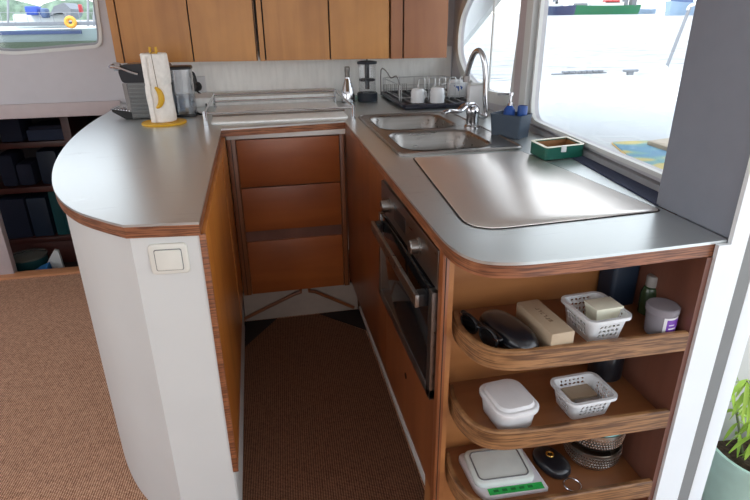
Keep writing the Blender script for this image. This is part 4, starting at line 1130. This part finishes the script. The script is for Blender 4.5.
# bottles and jar at the right of the top shelf
nb = tag(MB().prism(rrect(.76, 1.005, .827, 1.067, .01), S1, S1+.125, bev=.006).build('navy_box', M['navy_box']), 'dark navy blue box at the back right of the top shelf', 'box')
q = (.828, .965)
gb = thing('green_bottle', 'dark green bottle with grey cap behind the purple jar', 'bottle', (q[0], q[1], S1))
MB().lathe([(.018, 0), (.0195, .004), (.0195, .052), (.015, .064), (.009, .068)], q[0], q[1], S1, 24).build('bottle_body', M['olive_glass'], gb)
MB().lathe([(.012, .067), (.013, .07), (.013, .09), (.011, .093), (.001, .094)], q[0], q[1], S1, 20).build('cap', M['cap_grey'], gb)
q = (.84, .955)
wt_ = thing('thin_tube', 'thin pale tube standing right of the green bottle', 'tube', (.841, .925, S1))
MB().lathe([(.0075, 0), (.008, .05), (.005, .055), (.005, .082), (.001, .083)], .841, .925, S1, 16).build('body', M['cap_grey'], wt_)
q = (.797, .884)
jr = thing('purple_label_jar', 'clear plastic jar with purple and white label on the top shelf', 'jar', (q[0], q[1], S1))
MB().lathe([(.026, 0), (.0285, .004), (.031, .054), (.030, .056), (.028, .052), (.026, .006), (.001, .006)], q[0], q[1], S1, 32).build('body', M['jar_body'], jr)
MB().lathe([(.0325, .052), (.0335, .054), (.0335, .064), (.031, .067), (.001, .067)], q[0], q[1], S1, 32).build('lid', M['jar_body'], jr)
def arc_label(r, a0, a1, z0, z1, n=10, t=.0006):
    mb = MB(); rings = []
    for i in range(n+1):
        a = a0+(a1-a0)*i/n; c_, s_ = math.cos(a), math.sin(a)
        rings.append([(q[0]+r*c_, q[1]+r*s_, S1+z0), (q[0]+r*c_, q[1]+r*s_, S1+z1), (q[0]+(r-t)*c_, q[1]+(r-t)*s_, S1+z1), (q[0]+(r-t)*c_, q[1]+(r-t)*s_, S1+z0)])
    return mb.loft(rings)
lb = arc_label(.0316, -2.05, -.8, .008, .050).build('label', M['white_plastic'], jr)
arc_label(.032, -1.85, -.85, .012, .046).build('print', M['purple'], lb)
arc_label(.0323, -1.7, -1.15, .024, .027).build('text_line', M['white_plastic'], lb)
arc_label(.0323, -1.7, -1.3, .033, .035).build('text_line', M['white_plastic'], lb)
# middle shelf: lidded tub and dark jar
tb2 = thing('lidded_tub', 'translucent plastic tub with a snap lid on the middle shelf', 'tub', (.487, .925, S2), .1)
def tubr(s_, z): return [(p[0]*s_, p[1]*s_, z) for p in ccw(rrect(-.049, -.058, .049, .058, .028, 5))]
MB().loft([tubr(.84, 0), tubr(.88, .004), tubr(.97, .045)]).build('bowl', M['tub'], tb2, local=True)
MB().loft([tubr(1.04, .042), tubr(1.06, .045), tubr(1.06, .052), tubr(1.0, .055), tubr(.9, .055), tubr(.84, .062), tubr(.7, .063)]).build('lid', M['tub'], tb2, local=True)
dj = thing('dark_jar', 'dark glass jar in the shadow at the right of the middle shelf', 'jar', (.79, 1.02, S2))
MB().lathe([(.036, 0), (.04, .005), (.04, .09), (.03, .105), (.028, .11)], .79, 1.02, S2, 28).build('glass', M['soft_black'], dj)
MB().lathe([(.031, .108), (.032, .112), (.032, .128), (.001, .13)], .79, 1.02, S2, 28).build('lid', M['black'], dj)
# bottom shelf: zip bag container, purse with ring, steel bowls
zb = thing('zip_bag', 'clear zip bag with a green printed edge on the bottom shelf', 'bag', (.508, .955, S3), -.05)
MB().prism(rpoly([(-.095, .075), (-.086, -.045), (-.07, -.072), (.088, -.068), (.076, .075)], [.02, .02, .01, .006, .01]), 0, .012, bev=.004).build('film', M['bag'], zb, local=True)
MB().prism(rrect(-.082, -.045, .066, .07, .018), .012, .024, bev=.004).build('box_inside', M['bag_lid'], zb, local=True)
MB().tube([(x, y, .0235) for x, y in rrect(-.07, -.033, .054, .058, .014)], .0022, 6, closed=True).build('ridge', M['grey_plastic'], zb, local=True)
gp = MB().box(-.058, -.069, .0122, .076, -.05, .0135).build('printed_band', M['green_print'], zb, local=True)
dg = MB()
for i in range(5): dg.box(-.046+i*.021, -.063, .0136, -.034+i*.021, -.056, .0142)
dg.build('pattern', M['dgreen_print'], gp, local=True)
ks = thing('key_purse', 'black leather key purse with brass stud and ring on the bottom shelf', 'purse', (.636, .955, S3), -1.3)
MB().loft(pebble(.052, .034, .03)).build('purse', M['soft_black'], ks, local=True, sharp=60)
MB().tube([(-.008+.008*math.cos(t*PI/8), .008*math.sin(t*PI/8), .031) for t in range(16)], .0028, 8, closed=True).build('stud', M['brass'], ks, local=True)
MB().tube([(.072+.02*math.cos(t*PI/10), .0+.02*math.sin(t*PI/10), .003) for t in range(20)], .0014, 6, closed=True).build('ring', M['chrome'], ks, local=True)
def bowl(label, z, r, h, band):
    o = thing('steel_bowl', label, 'bowl', (.75, .965, z), group='stacked steel bowls')
    MB().lathe([(r*.62, 0), (r*.8, .004), (r*.93, h*.3), (r, h*.7), (r, h), (r-.003, h), (r-.004, h*.7), (r*.9, h*.34), (r*.76, .008), (.001, .007)], 0, 0, 0, 40).build('shell', M['bowl_steel'], o, local=True)
    dm = MB()
    for row in range(4):
        for k in range(64):
            a = 2*PI*(k+.5*(row % 2))/64; zz = h*.38+row*h*.15; rr = r*(.955+.045*min(1, (row+.6)/2.2))
            dm.lathe([(.0016, -.0018), (.0022, 0), (.0016, .0018)], (rr)*math.cos(a), (rr)*math.sin(a), zz, 5)
    dm.build('hammered_band', M['chrome'], o, local=True)
    return o
bowl('dimpled steel bowl at the bottom of the two stacked bowls', S3, .068, .058, 1)
bowl('dimpled steel bowl resting in the lower one, under the glass lid', S3+.059, .068, .058, 1)
q = (.75, .965)
gl = thing('pan_cover', 'teal green glass cover on top of the stacked steel bowls', 'cover', (q[0], q[1], S3+.1182))
MB().lathe([(.066, .0), (.068, .002), (.067, .005), (.04, .012), (.001, .015)], q[0], q[1], S3+.1182, 36).build('glass', plain('teal_glass', (120, 180, 176), .1, spec=.8), gl)
MB().lathe([(.008, .014), (.009, .02), (.012, .024), (.001, .026)], q[0], q[1], S3+.1182, 20).build('knob', M['black'], gl)

# ------------------------------------------------------------------ lower hull locker with things
YL = 3.62
def qy(x, y): return py(x, y, YL)
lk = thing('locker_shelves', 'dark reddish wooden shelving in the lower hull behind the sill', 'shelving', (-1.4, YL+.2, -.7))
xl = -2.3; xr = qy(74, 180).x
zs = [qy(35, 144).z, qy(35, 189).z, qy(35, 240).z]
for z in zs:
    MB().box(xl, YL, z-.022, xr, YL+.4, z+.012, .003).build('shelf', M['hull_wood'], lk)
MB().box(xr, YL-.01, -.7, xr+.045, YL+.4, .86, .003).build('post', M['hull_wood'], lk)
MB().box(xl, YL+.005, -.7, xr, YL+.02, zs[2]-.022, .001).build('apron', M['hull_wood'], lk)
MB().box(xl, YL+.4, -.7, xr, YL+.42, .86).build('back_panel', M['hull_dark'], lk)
def hbox(name, label, cat_, x0, x1, ytop, zf, mat, dep=.2, b=.012, y=.02, rnd=0):
    p0 = qy(x0, ytop); p1 = qy(x1, ytop)
    return tag(MB().box(p0.x, YL+y, zf+.0125, p1.x, YL+y+dep, p0.z, b).build(name, M[mat]), label, cat_)
z0, z1, z2 = zs
hbox('folded_blanket', 'dark navy folded blanket at the left of the top locker shelf', 'blanket', -6, 17, 121, z0, 'navy_cloth')
hbox('folded_towel', 'slate blue folded towel at the right of the top locker shelf', 'towel', 24, 66, 131, z0, 'towel_slate')
hbox('folded_towel', 'darker blue towel folded on the slate blue towel in the locker', 'towel', 26, 62, 127, z0+(qy(40, 131).z-z0-.0125)+.001, 'navy_cloth')
hbox('canvas_bag', 'dark navy canvas bag at the left of the middle locker shelf', 'bag', -8, 10, 156, z1, 'navy_cloth', b=.03)
hbox('canvas_bag', 'wide low dark bag in the middle of the middle locker shelf', 'bag', 12, 30, 165, z1, 'navy_cloth', b=.03)
hbox('canvas_bag', 'tall dark blue bag at the right of the middle locker shelf', 'bag', 32, 54, 152, z1, 'navy_box', b=.03)
hbox('stacked_box', 'flat dark blue box with a pale lid edge on the bottom locker shelf', 'box', -6, 22, 202, z2, 'navy_cloth', b=.005)
hbox('storage_box', 'navy storage box with a pale round badge on the bottom locker shelf', 'box', 24, 44, 200, z2, 'navy_box', b=.006)
hbox('teal_binder', 'tall teal box in the middle of the bottom locker shelf', 'box', 46, 56, 193, z2, 'teal_cloth', b=.005)
hbox('teal_binder', 'shorter teal box at the right end of the bottom locker shelf', 'box', 57, 69, 197, z2, 'teal_cloth', b=.005)
# things on the step just below the sill
struct(MB().box(-2.3, 3.21, -.3, -.8, 3.6, -.12).build('floor_step', M['hull_dark']))
q = pz(27, 254, -.06)
o = thing('lidded_bucket', 'round bucket with a grey metal lid behind the floor sill', 'bucket', (-1.44, 3.44, -.12))
MB().lathe([(.09, 0), (.1, .1), (.102, .125)], -1.44, 3.44, -.1195, 28).build('pail', M['teal_cloth'], o)
MB().lathe([(.106, .125), (.106, .135), (.06, .15), (.001, .156)], -1.44, 3.44, -.12, 28).build('lid', M['lid_grey'], o)
o = MB().loft([[(-1.4, 3.25, -.119), (-1.27, 3.25, -.119), (-1.27, 3.32, -.119), (-1.34, 3.32, -.119)], [(-1.38, 3.255, -.03), (-1.28, 3.255, .0), (-1.28, 3.31, .01), (-1.33, 3.31, -.01)]]).build('blue_bag', M['blue_cloth'])
tag(o, 'bright blue cloth bag in front of the lidded bucket', 'bag')
pp_ = [py(40, 276, 3.34), py(54, 250, 3.34), py(58, 251, 3.34), py(66, 275, 3.34)]
o = MB().prism([(pp_[0].x, -.119)]+[(p_.x, p_.z) for p_ in pp_]+[(pp_[3].x, -.119)], 0, .02, fr=lambda x, z, t: (x, 3.34+t, z)).build('white_board', M['white_paint'])
tag(o, 'white board leaning up behind the floor sill beside the blue bag', 'board')

# ------------------------------------------------------------------ light
w = bpy.data.worlds.new('world'); SC.world = w; w.use_nodes = True
nt = w.node_tree; bg = nt.nodes['Background']
tc = nt.nodes.new('ShaderNodeTexCoord'); sx = nt.nodes.new('ShaderNodeSeparateXYZ'); cr = nt.nodes.new('ShaderNodeValToRGB')
nt.links.new(tc.outputs['Generated'], sx.inputs[0]); nt.links.new(sx.outputs['Z'], cr.inputs['Fac'])
cr.color_ramp.elements[0].color = (1, 1, 1, 1); cr.color_ramp.elements[1].color = (.62, .78, 1, 1)
cr.color_ramp.elements[0].position = .0; cr.color_ramp.elements[1].position = .9
nt.links.new(cr.outputs['Color'], bg.inputs['Color']); bg.inputs['Strength'].default_value = 2.2
sun = bpy.data.objects.new('sun', bpy.data.lights.new('sun', 'SUN')); C.objects.link(sun)
sun.data.energy = 3.0; sun.data.angle = math.radians(6); sun.data.color = (1, .96, .9)
sun.rotation_euler = Vector((.45, .35, -1)).to_track_quat('-Z', 'Y').to_euler()
def portal(name, loc, direction, sx_, sy_):
    l = bpy.data.lights.new(name, 'AREA'); l.shape = 'RECTANGLE'; l.size = sx_; l.size_y = sy_; l.cycles.is_portal = True
    o = bpy.data.objects.new(name, l); C.objects.link(o); o.location = loc
    o.rotation_euler = Vector(direction).to_track_quat('-Z', 'Z').to_euler()
portal('portal', (WA+WM*2.1+.06, 2.1, 1.25), (-1, 0, 0), 2.2, .7)
portal('portal', (1.02, -.25, 1.0), (-1, 0, 0), 2.1, 2.0)
portal('portal', (-.45, -2.27, 1.35), (0, 1, 0), 2.5, 1.2)
portal('portal', (-2.97, .65, 1.38), (1, 0, 0), 4.5, .9)
portal('portal', (-1.15, YB+.07, 1.35), (0, -1, 0), .9, .6)
vs = SC.view_settings
vs.view_transform = 'Standard'; vs.look = 'None'; vs.gamma = 1; vs.exposure = .5; vs.use_curve_mapping = False
SC.cycles.max_bounces = 10; SC.cycles.diffuse_bounces = 6; SC.cycles.transparent_max_bounces = 16
SC.cycles.use_denoising = True
